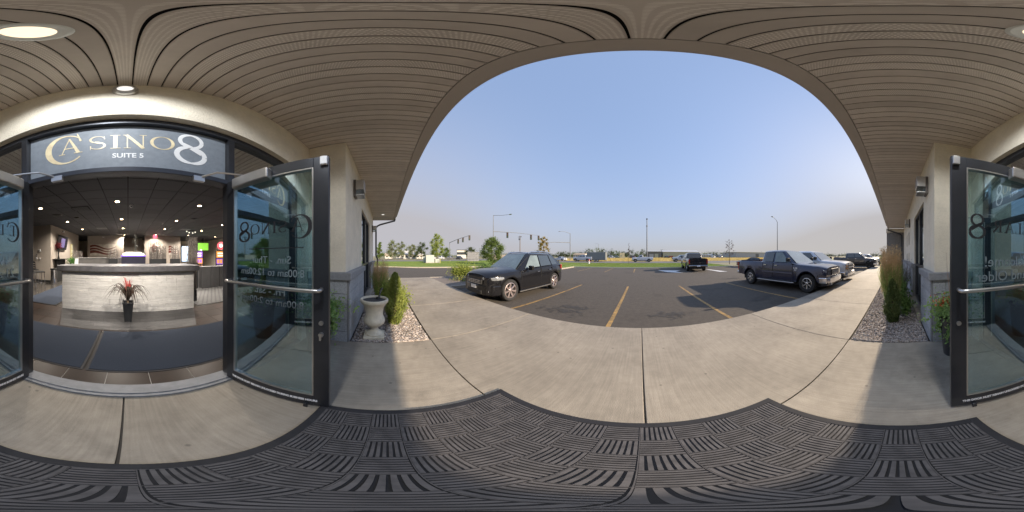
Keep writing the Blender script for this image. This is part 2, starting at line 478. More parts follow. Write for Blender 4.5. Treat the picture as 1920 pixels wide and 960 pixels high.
YEL = world_coords(mat('faded_yellow_paint', (0.52, 0.31, 0.09), 0.8, scale=9, col2=(0.15, 0.12, 0.08), stain=0.2))
WPAINT = world_coords(mat('white_road_paint', (0.80, 0.80, 0.80), 0.8, scale=10, col2=(0.62, 0.62, 0.62)))

def sheet(name, pts, z, m, parent=None):
    b = MB(); b.add([(p[0], p[1], z) for p in pts], [tuple(range(len(pts)))])
    me = b.mesh(name, m)
    if me.polygons[0].normal.z < 0: me.flip_normals()
    return put(name, me, parent)
struct(sheet('ground', [(-900, -900), (900, -900), (900, 900), (-900, 900)], LOT - 0.03, EARTH))
struct(sheet('parking_lot', [(-26, -20), (32, -20), (32, 22), (-26, 22)], LOT, ASPH))
struct(sheet('street', [(-120, 34), (160, 34), (160, 47.5), (-120, 47.5)], LOT - 0.018, ROADM))
struct(sheet('side_street', [(-58, -90), (-46, -90), (-46, 33.9), (-58, 33.9)], LOT - 0.014, ROADM))
struct(sheet('dry_field', [(-40, 47.8), (160, 47.8), (160, 142), (-40, 142)], LOT - 0.02, DRYM))

lawn_pts = [(-45, -60), (-24, -60), (-24, -3), (-22.5, 1.5), (-20.8, 4.5), (-19.8, 9), (-18.5, 15.2), (-16.5, 17), (-8.9, 17), (-8.9, 20.6), (13.2, 20.6), (13.2, 33), (-45, 33)]
b = MB(); b.prism(lawn_pts, LOT - 0.03, LOT + 0.10); lawn = b.build('lawn', GRASSM); struct(lawn)
b = MB(); b.prism([(26, 20.6), (120, 20.6), (120, 33), (26, 33)], LOT - 0.03, LOT + 0.10); struct(b.build('far_lawn', GRASSM))
def kerb_line(name, pts, w, h0, h1, m, closed=False):
    b = MB()
    for i in range(len(pts) - 1):
        a = Vector((*pts[i], 0)); c = Vector((*pts[i+1], 0)); d = (c - a).normalized(); n = Vector((d.y, -d.x, 0)) * w
        b.prism([(a.x, a.y), (c.x, c.y), (c.x + n.x, c.y + n.y), (a.x + n.x, a.y + n.y)], h0, h1 - 0.0004 * (i % 2))
    return struct(b.build(name, m, bevel=0.015))
kerb_line('lawn_kerb', lawn_pts[1:10], 0.16, LOT - 0.02, LOT + 0.13, KERB)
YKERB = world_coords(mat('pale_kerb', (0.62, 0.58, 0.46), 0.85, var=0.08))
kerb_line('lawn_kerb', [(-8.9, 16.9), (-8.9, 20.6), (13.2, 20.6), (13.2, 32)], 0.15, LOT - 0.02, LOT + 0.132, YKERB)
kerb_line('lawn_kerb', [(26, 32), (26, 20.6), (60, 20.6)], 0.15, LOT - 0.02, LOT + 0.132, KERB)

# grass blades on the nearer lawn
rng = np.random.default_rng(3)
def blades(name, n, region, z, h, w, m):
    xs = []; 
    P = region(n)
    a = rng.random(len(P)) * PI; hh = h * (0.5 + rng.random(len(P)))
    dx = np.cos(a) * w; dy = np.sin(a) * w
    lean = rng.normal(size=(len(P), 2)) * h * 0.4
    A = np.c_[P[:, 0] - dx, P[:, 1] - dy, np.full(len(P), z)]
    B = np.c_[P[:, 0] + dx, P[:, 1] + dy, np.full(len(P), z)]
    T = np.c_[P[:, 0] + lean[:, 0], P[:, 1] + lean[:, 1], z + hh]
    V = np.stack([A, B, T], 1).reshape(-1, 3); F = np.arange(len(V)).reshape(-1, 3)
    o = put(name, np_mesh(name, V, F, m, 3)); o['kind'] = 'stuff'; return o
GB = leafmat('grass_blade', (0.12, 0.20, 0.03), (0.26, 0.33, 0.07), 1.0)
def reg_lawn(n):
    P = np.c_[rng.uniform(-8.7, 13, n), rng.uniform(20.7, 32.8, n)]
    Q = np.c_[rng.uniform(-40, -9.2, n * 2), rng.uniform(-2, 32.8, n * 2)]
    Q = Q[(Q[:, 0] < -21.2) | ((Q[:, 1] > 17.3))]
    return np.r_[P, Q]
tag(blades('lawn_grass_blades', 30000, reg_lawn, LOT + 0.10, 0.07, 0.012, GB), 'short mown green grass covering the lawn strips beside the street', 'grass')
def reg_dry(n): return np.c_[rng.uniform(-38, 110, n), 48 + (rng.random(n) ** 1.5) * 90]
DB = leafmat('dry_blade', (0.45, 0.35, 0.12), (0.66, 0.52, 0.22), 0.3)
tag(blades('dry_grass_blades', 26000, reg_dry, LOT, 0.45, 0.05, DB), 'tall dry yellow grass in the field across the street', 'dry grass')

# ---- sidewalk of poured slabs with recessed joints
walk = sheet('sidewalk', [(-10.3, -1.2), (60, -1.2), (60, 2.95), (-10.3, 2.95)], -0.035, mat('joint_dirt', (0.10, 0.09, 0.08), 0.95)); struct(walk)
def slab_piece(x0, x1, y0, y1, j=0.006):
    b = MB(); b.box(x0 + j, x1 - j, y0 + j, y1 - j, -0.05, 0.0)
    o = b.build('slab', CONC, walk, bevel=0.004); return o
for xa, xb in ((-2.42, 0.03), (0.03, 2.42)):
    slab_piece(xa, xb, -1.40, 0.72)
    slab_piece(xa, xb, 0.72, 3.01)
xs = [-10.3, -8.6, -6.5, -4.45, -2.42]
for a_, b_ in zip(xs, xs[1:]): slab_piece(a_, b_, 0.72, 3.01)
xr = [2.42, 4.6, 6.7, 8.8] + [8.8 + 2.15 * i for i in range(1, 24)]
for a_, b_ in zip(xr, xr[1:]): slab_piece(a_, b_, 0.72, 3.01)
for a_, b_ in zip(xr[5:], xr[6:]):
    if a_ > 15.9: slab_piece(a_, b_, -2.0, 0.72)
b = MB(); b.box(-10.3, 60, 2.865, 2.995, LOT - 0.02, -0.052); struct(b.build('walk_kerb', CONC))
# drop from the walk's left end to the drive aisle
b = MB(); b.box(-10.45, -10.305, -3, 3.02, LOT - 0.02, -0.002); struct(b.build('walk_kerb', KERB, bevel=0.02))
b = MB(); b.box(-10.30, -8.9, -20, 0.70, -0.06, -0.004); struct(b.build('side_walk', CONC))
# planting island beyond the walk
isl = [(-10.45, 3.03), (-7.1, 3.03), (-7.1, 6.6), (-7.9, 7.9), (-9.2, 7.9), (-10.3, 6.6)]
b = MB(); b.prism(isl, LOT - 0.02, -0.03); struct(b.build('planting_island', SOILM))
kerb_line('island_kerb', isl[1:] + [isl[0]], 0.14, LOT - 0.02, 0.0, KERB)

# ---- painted lines
lot_lines = struct(sheet('parking_markings', [(-3.36, 3.1), (-3.26, 3.1), (-3.0, 8.2), (-3.1, 8.2)], LOT + 0.004, YEL))
for x0, x1 in ((-0.66, -0.60), (2.07, 2.0), (4.8, 4.75), (7.5, 7.45), (10.2, 10.2), (12.9, 12.9), (15.6, 15.6), (18.3, 18.3), (21.0, 21.0), (-6.0, -5.9)):
    sheet('parking_line', [(x0 - 0.05, 3.1), (x0 + 0.05, 3.1), (x1 + 0.05, 8.2), (x1 - 0.05, 8.2)], LOT + 0.004, YEL, lot_lines)
for x in (-6.2, -3.4, -0.6, 2.2, 7.9, 10.7):
    sheet('parking_line', [(x - 0.05, 15.4), (x + 0.05, 15.4), (x + 0.05, 20.3), (x - 0.05, 20.3)], LOT + 0.004, YEL, lot_lines)
for poly in ([(1.9, 17.6), (4.35, 17.0), (3.55, 15.9), (3.9, 14.4), (2.6, 15.6)], [(7.4, 17.4), (7.75, 17.2), (8.35, 14.0), (7.55, 14.2)]):
    sheet('white_marking', poly, LOT + 0.008, WPAINT, lot_lines)

# ---- gravel beds (real stones)
def bed(name, x0, x1, y0, y1, n, label, x_near):
    struct(sheet(name + '_soil', [(x0, y0), (x1, y0), (x1, y1), (x0, y1)], -0.02, SOILM))
    t = rng.random(n) ** 1.9
    X = x_near + t * ((x1 - x_near) if abs(x1) > abs(x0) else (x0 - x_near))
    Y = rng.uniform(y0 + 0.01, y1 - 0.02, n)
    r = 0.010 + 0.016 * rng.random(n) ** 2
    r *= (1 + 0.12 * np.abs(X - x_near))
    ico = np.array([(0, 0, 1), (.9, 0, .3), (.28, .85, .3), (-.72, .53, .3), (-.72, -.53, .3), (.28, -.85, .3), (0, 0, -1)], float)
    tri = np.array([(0, 1, 2), (0, 2, 3), (0, 3, 4), (0, 4, 5), (0, 5, 1), (6, 2, 1), (6, 3, 2), (6, 4, 3), (6, 5, 4), (6, 1, 5)])
    sc = rng.uniform(0.6, 1.25, (n, 1, 3)); sc[:, :, 2] *= 0.7
    a = rng.random(n) * 2 * PI
    base = ico[None] * sc + rng.normal(size=(n, 7, 3)) * 0.12
    ca, sa = np.cos(a)[:, None], np.sin(a)[:, None]
    bx = base[:, :, 0] * ca - base[:, :, 1] * sa; by = base[:, :, 0] * sa + base[:, :, 1] * ca
    V = np.stack([bx, by, base[:, :, 2]], 2) * r[:, None, None]
    V += np.stack([X, Y, rng.uniform(-0.018, 0.006, n)], 1)[:, None, :]
    F = (np.arange(n)[:, None, None] * 7 + tri[None]).reshape(-1, 3)
    g = bpy.data.materials.get('gravel_stone')
    if not g:
        g = mat('gravel_stone', (0.34, 0.31, 0.29), 0.85, var=0.1)
        nn = g.node_tree.nodes; ll = g.node_tree.links
        ge = nn.new('ShaderNodeNewGeometry'); cr = nn.new('ShaderNodeValToRGB')
        e = cr.color_ramp.elements; e[0].color = (0.10, 0.095, 0.09, 1); e[1].color = (0.62, 0.57, 0.52, 1)
        for p, c in ((0.3, (0.30, 0.24, 0.20, 1)), (0.55, (0.34, 0.33, 0.33, 1)), (0.8, (0.52, 0.42, 0.36, 1))):
            q = e.new(p); q.color = c
        ll.new(ge.outputs['Random Per Island'], cr.inputs[0]); ll.new(cr.outputs[0], nn['Principled BSDF'].inputs['Base Color'])
    o = put(name, np_mesh(name, V.reshape(-1, 3), F, g, 3)); o['kind'] = 'stuff'; o['label'] = label; o['category'] = 'gravel'
bed('gravel_bed', -8.9, -2.44, -0.50, 0.70, 26000, 'mixed grey gravel filling the bed around the stone urn', -2.44)
bed('gravel_bed', 2.44, 12.0, -0.50, 0.70, 30000, 'mixed grey and tan gravel in the bed with the tall grasses', 2.44)

# ================================================================== BUILDING
HS = 3.50     # soffit height
bld = thing('commercial_building', 'cream stucco commercial building with grey block base and taupe canopy', 'building', (0, 0, 0))
def part(b, name, m, parent=bld, **k): return b.build(name, m, parent, **k)
WF = -0.58    # stucco face of the front wall
def wallbox(x0, x1, z0, z1, y0=-0.86, y1=WF, name='stucco_wall', m=STUCCO):
    b = MB(); b.box(x0, x1, y0, y1, z0, z1); return part(b, name, m)
# left stretch with window opening -6.5..-4.2
wallbox(-4.20, -2.42, 1.17, HS); wallbox(-8.6, -6.5, 1.17, HS); wallbox(-6.5, -4.20, 2.70, HS)
# right stretch: window 3.40..5.20, small windows
wallbox(2.42, 3.40, 1.17, HS); wallbox(3.40, 5.20, 2.62, HS)
wallbox(5.20, 7.0, 1.17, HS); wallbox(7.45, 8.25, 1.17, HS); wallbox(8.7, 12.0, 1.17, HS)
for xa in (7.0, 8.25):
    wallbox(xa, xa + 0.45, 2.50, HS); wallbox(xa, xa + 0.45, 1.56, 1.90)
# alcove return walls and back wall over the entrance frame
for s in (-1, 1):
    x0, x1 = sorted((s * 2.421, s * 2.70))
    b = MB(); b.box(x0, x1, -1.52, -0.861, 1.17, HS); part(b, 'stucco_wall', STUCCO)
    b = MB(); b.box(min(s*2.16, s*2.42), max(s*2.16, s*2.42), -1.50, -1.20, 0.0, HS); part(b, 'stucco_wall', STUCCO)
b = MB(); b.box(-2.159, 2.159, -1.50, -1.20, 2.842, HS); part(b, 'stucco_wall', STUCCO)
# far sides and rear
for x0, x1 in ((-8.85, -8.6), (12.0, 12.25)):
    b = MB(); b.box(x0, x1, -17.3, -0.861, LOT, HS); part(b, 'side_wall', STUCCO)
b = MB(); b.box(-8.6, 12.0, -17.55, -17.3, LOT, HS); part(b, 'rear_wall', STUCCO)
ROOFM = mat('roof_membrane', (0.3, 0.3, 0.3), 0.9)
b = MB(); b.box(-9.3, 12.4, -17.6, 0.62, 3.575, 3.86); part(b, 'roof', ROOFM)
# block base: real blocks with joints on a recessed mortar core
CW, CHh = 0.4, 0.21
blk = MB(); blk.box(-0.195, 0.195, -0.06, 0.0, -0.100, 0.100)
blk_me = blk.mesh('masonry_block', BLOCK)
def block_run(p0, p1, z0, z1, nrm):
    """courses of blocks from p0 to p1 (2-D), outer face on the line, nrm = outward normal"""
    p0 = Vector(p0); p1 = Vector(p1); L = (p1 - p0).length; d = (p1 - p0) / L; nrm = Vector(nrm)
    rows = max(1, round((z1 - z0) / CHh)); rh = (z1 - z0) / rows
    ang = math.atan2(-nrm.x, nrm.y)
    for r in range(rows):
        off = 0.0 if r % 2 else CW / 2
        x = -off
        while x < L - 0.01:
            a = max(0, x); c = min(L, x + CW)
            if c - a > 0.03:
                q = p0 + d * (a + c) / 2
                o = put('masonry_block', blk_me, bld, (q.x, q.y, z0 + rh * (r + 0.5)), (0, 0, ang))
                o.scale = ((c - a) / CW, 1, rh / CHh)
            x += CW
MF = -0.52
def base_run(x0, x1, z1=1.05):
    block_run((x0, MF), (x1, MF), -0.02, z1, (0, 1))
    b = MB(); b.box(x0, x1, -0.86, MF - 0.008, -0.05, z1); part(b, 'mortar_core', MORTAR)
    b = MB(); b.box(x0 - 0.0, x1 + 0.0, -0.859, MF + 0.045, z1 + 0.002, z1 + 0.12); part(b, 'wall_cap', CAPM, bevel=0.012)
base_run(-4.20, -2.44); base_run(-8.6, -6.5); base_run(2.44, 3.40); base_run(5.20, 12.0)
for s in (-1, 1):
    block_run((s * 2.38, -0.55), (s * 2.38, -1.19), -0.02, 1.05, (-s, 0))
    b = MB(); b.box(min(s*2.39, s*2.70), max(s*2.39, s*2.70), -1.199, -0.53, -0.05, 1.05); part(b, 'mortar_core', MORTAR)
    b = MB(); b.box(min(s*2.335, s*2.44), max(s*2.335, s*2.44), -1.199, MF + 0.045, 1.052, 1.171); part(b, 'wall_cap', CAPM, bevel=0.012)
# windows
def window(x0, x1, z0, z1, bars_x=(), bars_z=(), y=-0.66):
    b = MB(); w = 0.055
    b.box(x0, x0 + w, y - 0.06, y + 0.04, z0, z1); b.box(x1 - w, x1, y - 0.06, y + 0.04, z0, z1)
    b.box(x0 + w, x1 - w, y - 0.06, y + 0.04, z0, z0 + w); b.box(x0 + w, x1 - w, y - 0.06, y + 0.04, z1 - w, z1)
    for bx in bars_x: b.box(bx - w/2, bx + w/2, y - 0.058, y + 0.038, z0 + w, z1 - w)
    for bz in bars_z: b.box(x0 + w, x1 - w, y - 0.056, y + 0.036, bz - w/2, bz + w/2)
    wd = part(b, 'window', FRAME)
    ex = [x0 + w] + list(bars_x) + [x1 - w]; ez = [z0 + w] + list(bars_z) + [z1 - w]
    for i in range(len(ex) - 1):
        for k in range(len(ez) - 1):
            g = MB(); g.box(ex[i] + 0.02, ex[i+1] - 0.02, y - 0.012, y - 0.006, ez[k] + 0.02, ez[k+1] - 0.02); g.build('pane', WINGLASS, wd)
    return wd
window(-6.5, -4.20, 0.12, 2.70, (-5.35,), (1.15,))
window(3.40, 5.20, 0.12, 2.62, (4.3,), (1.15,))
for xa in (7.0, 8.25): window(xa, xa + 0.45, 1.90, 2.50); window(xa, xa + 0.45, 1.172, 1.56)
for x0, x1 in ((-6.5, -4.20), (3.40, 5.20)):
    b = MB(); b.box(x0, x1, -0.84, -0.44, -0.05, 0.118); part(b, 'window_sill', CONC, bevel=0.01)
# projecting block-clad wing at the far right end
WING = world_coords(mat('wing_wall_block', (0.23, 0.225, 0.22), 0.9, var=0.12, scale=8))
b = MB(); b.box(12.26, 16.5, -17.5, 0.70, LOT, 3.15); part(b, 'wing_wall', MORTAR)
wb = MB(); wb.box(-0.195, 0.195, -0.02, 0.0, -0.095, 0.095); wbm = wb.mesh('masonry_block', WING)
for r in range(16):
    for c in range(4):
        y = -0.50 + 0.40 * c + (0.0 if r % 2 else 0.0)
        if y + 0.1 > 0.72: continue
        put('masonry_block', wbm, bld, (12.24, y - 0.02, 0.1 + 0.2 * r), (0, 0, R(90)))
b = MB(); b.box(12.20, 16.6, -17.5, 0.74, 3.20, 3.49); part(b, 'wing_parapet', STUCCO)
# entrance frame with transom and sidelights
FY0, FY1 = -1.38, -1.27
b = MB()
for s in (-1, 1):
    b.box(min(s*0.905, s*0.975), max(s*0.905, s*0.975), FY0, FY1, 0, 2.77)
    b.box(min(s*2.09, s*2.159), max(s*2.09, s*2.159), FY0, FY1, 0, 2.77)
    a_, c_ = sorted((s*0.9755, s*2.0895))
    b.box(a_, c_, FY0 + .002, FY1 - .002, 0.0, 0.10); b.box(a_, c_, FY0 + .002, FY1 - .002, 1.84, 1.90)
    b.box(a_, c_, FY0 + .002, FY1 - .002, 2.15, 2.20)
b.box(-2.159, 2.159, FY0, FY1, 2.7705, 2.84)
b.box(-0.9045, 0.9045, FY0 + .002, FY1 - .002, 2.15, 2.20)
ef = part(b, 'entrance_frame', FRAME, bevel=0.004)
b = MB(); b.box(-2.16, 2.16, FY0 - .01, -1.205, -0.02, 0.018); b.box(-2.16, 2.16, -1.33, -1.245, 0.0185, 0.026); b.build('threshold', world_coords(mat('worn_aluminium', (0.22, 0.23, 0.25), 0.6, metal=0.3, var=0.15, scale=12)), ef)
for s in (-1, 1):
    a_, c_ = sorted((s*0.98, s*2.085))
    for z0, z1 in ((0.10, 1.84), (1.90, 2.15), (2.20, 2.77)):
        g = MB(); g.box(a_, c_, -1.33, -1.324, z0, z1); g.build('sidelight_pane', SIDEGLASS, ef)
SIGNG = glass('sign_film_glass', (0.05, 0.055, 0.06), 0.2, rough=0.12, rcol=(0.85, 0.92, 1.0))
SIGNP = world_coords(mat('sign_film', (0.23, 0.26, 0.30), 0.55, var=0.12, scale=20, spec=0.5))
g = MB(); g.box(-0.9, 0.9, -1.33, -1.324, 2.20, 2.77); tp = g.build('transom_pane', SIGNP, ef)
ef2 = tp
# transom sign: CASINO 8 / SUITE 5
TM = Matrix.Translation((0, -1.3235, 0)) @ OUT
for L_ in [('C', -0.73, 2.31, 0.40, 0.41), ('A', -0.60, 2.44, 0.22, 0.21), ('S', -0.335, 2.45, 0.20, 0.185), ('I', -0.155, 2.45, 0.21, 0.185),
         ('N', -0.045, 2.45, 0.205, 0.185), ('O', 0.18, 2.45, 0.21, 0.185)]: letters([L_], TM, 'sign_letter', GOLD, bld)
letters([('8', 0.375, 2.325, 0.33, 0.40)], TM, 'sign_letter', WHITE_L, bld)
text('SUITE 5', 0.075, Matrix.Translation((0.0, -1.3235, 2.335)) @ OUT, 'suite_lettering', WHITE_L, bld, sx=1.05, bold=0.002)

# ---- door leaves
def leaf_door(s):
    root = bpy.data.objects.new('door', None); C.objects.link(root); root.parent = bld
    root.location = (-s * 0.895, -1.262, 0.03); root.rotation_euler = (0, 0, s * R(97))
    root['label'] = 'open glass door on the casino side' if s > 0 else 'open glass door on the cellar side'
    Wd, Hd = 0.92, 2.13
    def bx(b, u0, u1, y0, y1, z0, z1): b.box(min(s*u0, s*u1), max(s*u0, s*u1), y0, y1, z0, z1)
    b = MB()
    bx(b, 0.0, 0.09, -0.022, 0.022, 0, Hd); bx(b, Wd - 0.105, Wd, -0.022, 0.022, 0, Hd)
    bx(b, 0.0905, Wd - 0.1055, -0.0215, 0.0215, 0, 0.15); bx(b, 0.0905, Wd - 0.1055, -0.0215, 0.0215, Hd - 0.09, Hd)
    b.build('door_rails', FRAME, root, bevel=0.003)
    b = MB()     # glazing bead, bright on the inner side
    for (u0, u1, z0, z1) in ((0.0905, 0.10, 0.15, Hd - .09), (Wd - .115, Wd - .1055, .15, Hd - .09), (.10, Wd - .115, .15, .16), (.10, Wd - .115, Hd - .10, Hd - .09)):
        bx(b, u0, u1, -0.0205, 0.0205, z0, z1)
    b.build('glazing_bead', SILVER, root)
    b = MB(); bx(b, 0.098, Wd - 0.112, -0.003, 0.003, 0.155, Hd - 0.095); b.build('door_glass', DOORGLASS, root)
    # push bar with returns, on the inner side
    z = 1.17
    P = [(s*0.045, -0.022, z), (s*0.045, -0.065, z), (s*0.06, -0.085, z), (s*0.10, -0.09, z), (s*(Wd - .10), -0.09, z), (s*(Wd - .06), -0.085, z), (s*(Wd - .05), -0.065, z), (s*(Wd - .05), -0.022, z)]
    MB().tube(P, 0.0135, 12).build('push_bar', SILVER, root, smooth=40)
    # closer body and arm
    b = MB(); bx(b, 0.14, 0.50, -0.095, -0.024, Hd - 0.135, Hd - 0.035); b.build('closer_body', mat('silver_paint', (0.46, 0.43, 0.40), 0.3, metal=0.75), root, bevel=0.012)
    # lock cylinder and thumb turn
    b = MB(); b.cyl((s*(Wd - .05), -0.036, 0.93), (s*(Wd - .05), -0.022, 0.93), 0.016); b.build('lock_cylinder', SILVER, root, smooth=40)
    if s > 0:
        b = MB(); b.cyl((s*(Wd - .05), -0.042, 0.84), (s*(Wd - .05), -0.022, 0.84), 0.017); b.box(s*(Wd-.05) - .006, s*(Wd-.05) + .006, -0.06, -0.042, 0.805, 0.86)
        b.build('thumb_turn', SILVER, root)
    b = MB(); bx(b, Wd - 0.055, Wd - 0.008, -0.045, -0.023, Hd - 0.085, Hd - 0.012); b.build('latch_keeper', WHITE_L if s > 0 else SILVER, root, bevel=0.004)
    b = MB(); bx(b, Wd - 0.17, Wd - 0.14, -0.045, -0.023, -0.025, 0.03); b.build('door_stop', FRAME, root, bevel=0.004)
    # bottom rail notice, reads from inside
    M = Matrix.Translation((s * (Wd / 2), -0.0228, 0.062)) @ INN
    text('THIS DOOR MUST REMAIN UNLOCKED DURING BUSINESS HOURS', 0.040, M, 'notice_lettering', WHITE_L, root, sx=0.64, bold=0.0022)
    # glass lettering, reads from outside
    def T(body, size, u, z, m, sx=1): text(body, size, Matrix.Translation((s * u, -0.0065, z - 0.03)) @ OUT, 'glass_lettering', m, root, sx=sx)
    if s > 0:
        GM = Matrix.Translation((0, -0.0065, -0.03)) @ OUT     # text x -> -local x
        letters([('C', -0.80, 1.535, 0.18, 0.185), ('A', -0.745, 1.592, 0.105, 0.10), ('S', -0.615, 1.592, 0.095, 0.09), ('I', -0.53, 1.592, 0.09, 0.09),
                 ('N', -0.475, 1.592, 0.095, 0.09), ('O', -0.37, 1.592, 0.095, 0.09), ('8', -0.275, 1.54, 0.135, 0.175)], GM, 'glass_logo', BLACK_L, root)
        b = MB(); bx(b, 0.26, 0.74, -0.0065, -0.0045, 1.445, 1.451); b.build('glass_rule', BLACK_L, root)
        T('Sun. - Thur.', 0.078, 0.46, 1.365, GREY_L); T('8:00am to 12:00am', 0.078, 0.46, 1.27, GREY_L, 0.95)
        T('Fri. - Sat.', 0.078, 0.46, 1.125, GREY_L); T('8:00am to 2:00am', 0.078, 0.46, 1.04, GREY_L, 1.0)
    else:
        GM = Matrix.Translation((0, -0.0065, -0.03)) @ OUT
        def X(u): return u      # here local x is -u, so text x = +u
        letters([('C', 0.115, 1.535, 0.165, 0.185), ('E', 0.165, 1.592, 0.085, 0.09), ('L', 0.285, 1.592, 0.085, 0.09), ('L', 0.355, 1.592, 0.085, 0.09),
                 ('A', 0.425, 1.592, 0.095, 0.09), ('R', 0.53, 1.592, 0.095, 0.09), ('-', 0.63, 1.592, 0.08, 0.09), ('8', 0.665, 1.54, 0.135, 0.175)], GM, 'glass_logo', BLACK_L, root)
        T('Welcome!', 0.105, 0.46, 1.345, GREY_L); T('21 and Older', 0.105, 0.46, 1.24, GREY_L)
    return root
for s in (1, -1):
    leaf_door(s)
    b = MB()
    b.tube([(-s*0.955, -1.02, 2.125), (-s*0.955, -1.02, 2.16), (-s*0.70, -1.15, 2.175), (-s*0.58, -1.262, 2.14)], 0.009, 6)
    b.box(-s*0.58 - 0.05, -s*0.58 + 0.05, -1.268, -1.235, 2.10, 2.15)
    part(b, 'closer_arm', SILVER)

# ---- soffit of narrow metal boards
soffit = struct(part(MB().box(-9.25, 12.2, -1.20, 0.55, HS + 0.03, HS + 0.07), 'soffit', BLACKM, None))
def board_mesh(L, m, name='soffit_board'):
    w = 0.0508; b = MB()
    sec = [(-w, 0.02), (-w, 0.004), (-w + 0.006, 0.0), (w - 0.008, 0.0), (w - 0.002, 0.006), (w - 0.002, 0.02)]
    n = len(sec)
    vs = [(p[0], 0, p[1]) for p in sec] + [(p[0], -L, p[1]) for p in sec]
    b.add(vs, [(i, i+1, n+i+1, n+i) for i in range(n-1)])
    return b.mesh(name, m)
LB = {}
for L in (1.70, 1.08):
    for k, m in enumerate((SOFF, SOFFP)): LB[(L, k)] = board_mesh(L, m)
i = 0; x = -9.2
while x < 12.15:
    L = 1.70 if abs(x) < 2.42 else 1.08
    put('soffit_board', LB[(L, 1 if (i % 4) in (0, 1) else 0)], soffit, (x, 0.500, HS))
    x += 0.1085; i += 1
b = MB(); b.box(-9.32, 12.3, 0.505, 0.635, HS - 0.012, HS + 0.36); part(b, 'fascia', FASC, bevel=0.006)
b = MB(); b.box(-9.34, 12.3, 0.6355, 0.74, HS + 0.20, HS + 0.40); part(b, 'gutter', FASC, bevel=0.02)
b = MB(); b.box(-9.33, -9.23, -1.0, 0.504, HS - 0.012, HS + 0.36); part(b, 'fascia', FASC, bevel=0.006)
# downspouts
def downspout(x, sgn, label):
    b = MB()
    y = -0.40
    pts = [(x - sgn*0.3, 0.60, HS - 0.05), (x - sgn*0.3, 0.58, HS - 0.14), (x, -0.20, HS - 0.42), (x, -0.36, HS - 0.50), (x, -0.42, HS - 0.62), (x, -0.42, 1.45), (x, -0.34, 1.25), (x, -0.34, 0.0)]
    b.tube(pts, 0.045, 8)
    tag(b.build('downspout', FRAME, smooth=30), label, 'downspout')
downspout(-8.55, 1, 'dark metal downspout at the far left corner of the building behind the urn')
downspout(11.9, -1, 'dark metal downspout by the grey block wing beyond the tall grasses')

# ---- lights
LENSW = mat('frosted_lens', (0.85, 0.85, 0.85), 0.4, emit=(1, 0.96, 0.9), estr=0.35)
LENSO = mat('warm_lamp_lens', (0.8, 0.7, 0.55), 0.4, emit=(1.0, 0.80, 0.55), estr=0.45)
RINGM = mat('white_trim_ring', (0.8, 0.82, 0.8), 0.35)
t = thing('recessed_soffit_light', 'round recessed soffit light with bright white trim ring above the mat', 'ceiling light', (0.24, -0.34, HS))
MB().lathe([(0.075, -0.004), (0.105, -0.012), (0.12, -0.004), (0.12, 0.012), (0.075, 0.012)], n=32, closed=True).build('trim_ring', RINGM, t, smooth=40)
MB().cyl((0, 0, -0.001), (0, 0, 0.01), 0.076, n=32).build('lens', LENSO, t)
t = thing('recessed_soffit_light', 'small recessed soffit light near the far left end of the canopy', 'ceiling light', (-8.0, -0.05, HS))
MB().lathe([(0.07, -0.004), (0.09, -0.010), (0.10, -0.004), (0.10, 0.012), (0.07, 0.012)], n=20, closed=True).build('trim_ring', RINGM, t, smooth=40)
MB().cyl((0, 0, -0.001), (0, 0, 0.01), 0.071, n=20).build('lens', LENSW, t)
t = thing('round_wall_light', 'round silver bulkhead light on the wall above the entrance sign', 'wall light', (0.02, -1.197, 3.33))
MB().lathe([(0.062, 0.048), (0.085, 0.05), (0.098, 0.03), (0.10, 0.0), (0.062, 0.0)], axis='y', n=32, closed=True).build('trim_ring', SILVER, t, smooth=40)
MB().lathe([(0.063, 0.03), (0.05, 0.05), (0.02, 0.058)], axis='y', n=24).build('lens', LENSW, t, smooth=60)
def sconce(x, z, label, k=1.0):
    t = thing('wall_sconce', label, 'wall light', (x, WF, z), 0, 'box sconces on the stucco wall')
    b = MB(); b.box(-.10*k, .10*k, 0, 0.05, -.19*k, .19*k); b.build('back_plate', mat('bronze_plate', (0.16, 0.14, 0.13), 0.4, metal=0.5), t, bevel=0.006)
    b = MB(); b.box(-.125*k, .125*k, 0.0505, 0.21, -0.055, .17*k); b.build('lamp_housing', SILVER, t, bevel=0.008)
    b = MB(); b.box(-.11*k, .11*k, 0.055, 0.20, -.15*k, -0.0555); b.build('lens', glass('sconce_lens', (0.75, 0.78, 0.8), 0.15, 0.1), t)
    b = MB(); b.box(-.12*k, .12*k, 0.052, 0.205, -.175*k, -.151*k); b.build('lens_frame', SILVER, t, bevel=0.004)
    return t
sconce(-3.15, 2.80, 'silver box wall sconce left of the entrance above the stone urn')
sconce(3.0, 2.80, 'silver box wall sconce right of the entrance above the flower planter')
sconce(-7.9, 2.75, 'distant silver box sconce at the far left end of the wall', 0.8)
sconce(6.7, 2.78, 'second silver box sconce further along the right wall past the big window', 0.9)

def lamp_light(name, loc, e, rot=(0, 0, 0), ang=160, col=(1, .90, .78)):
    ld = bpy.data.lights.new(name, 'SPOT'); ld.energy = e; ld.color = col; ld.spot_size = R(ang); ld.spot_blend = .3; ld.shadow_soft_size = .08
    lo = bpy.data.objects.new(name, ld); C.objects.link(lo); lo.location = loc; lo.rotation_euler = rot
lamp_light('soffit_lamp', (0.24, -0.34, HS - .03), 46, col=(.93, .97, 1.0))


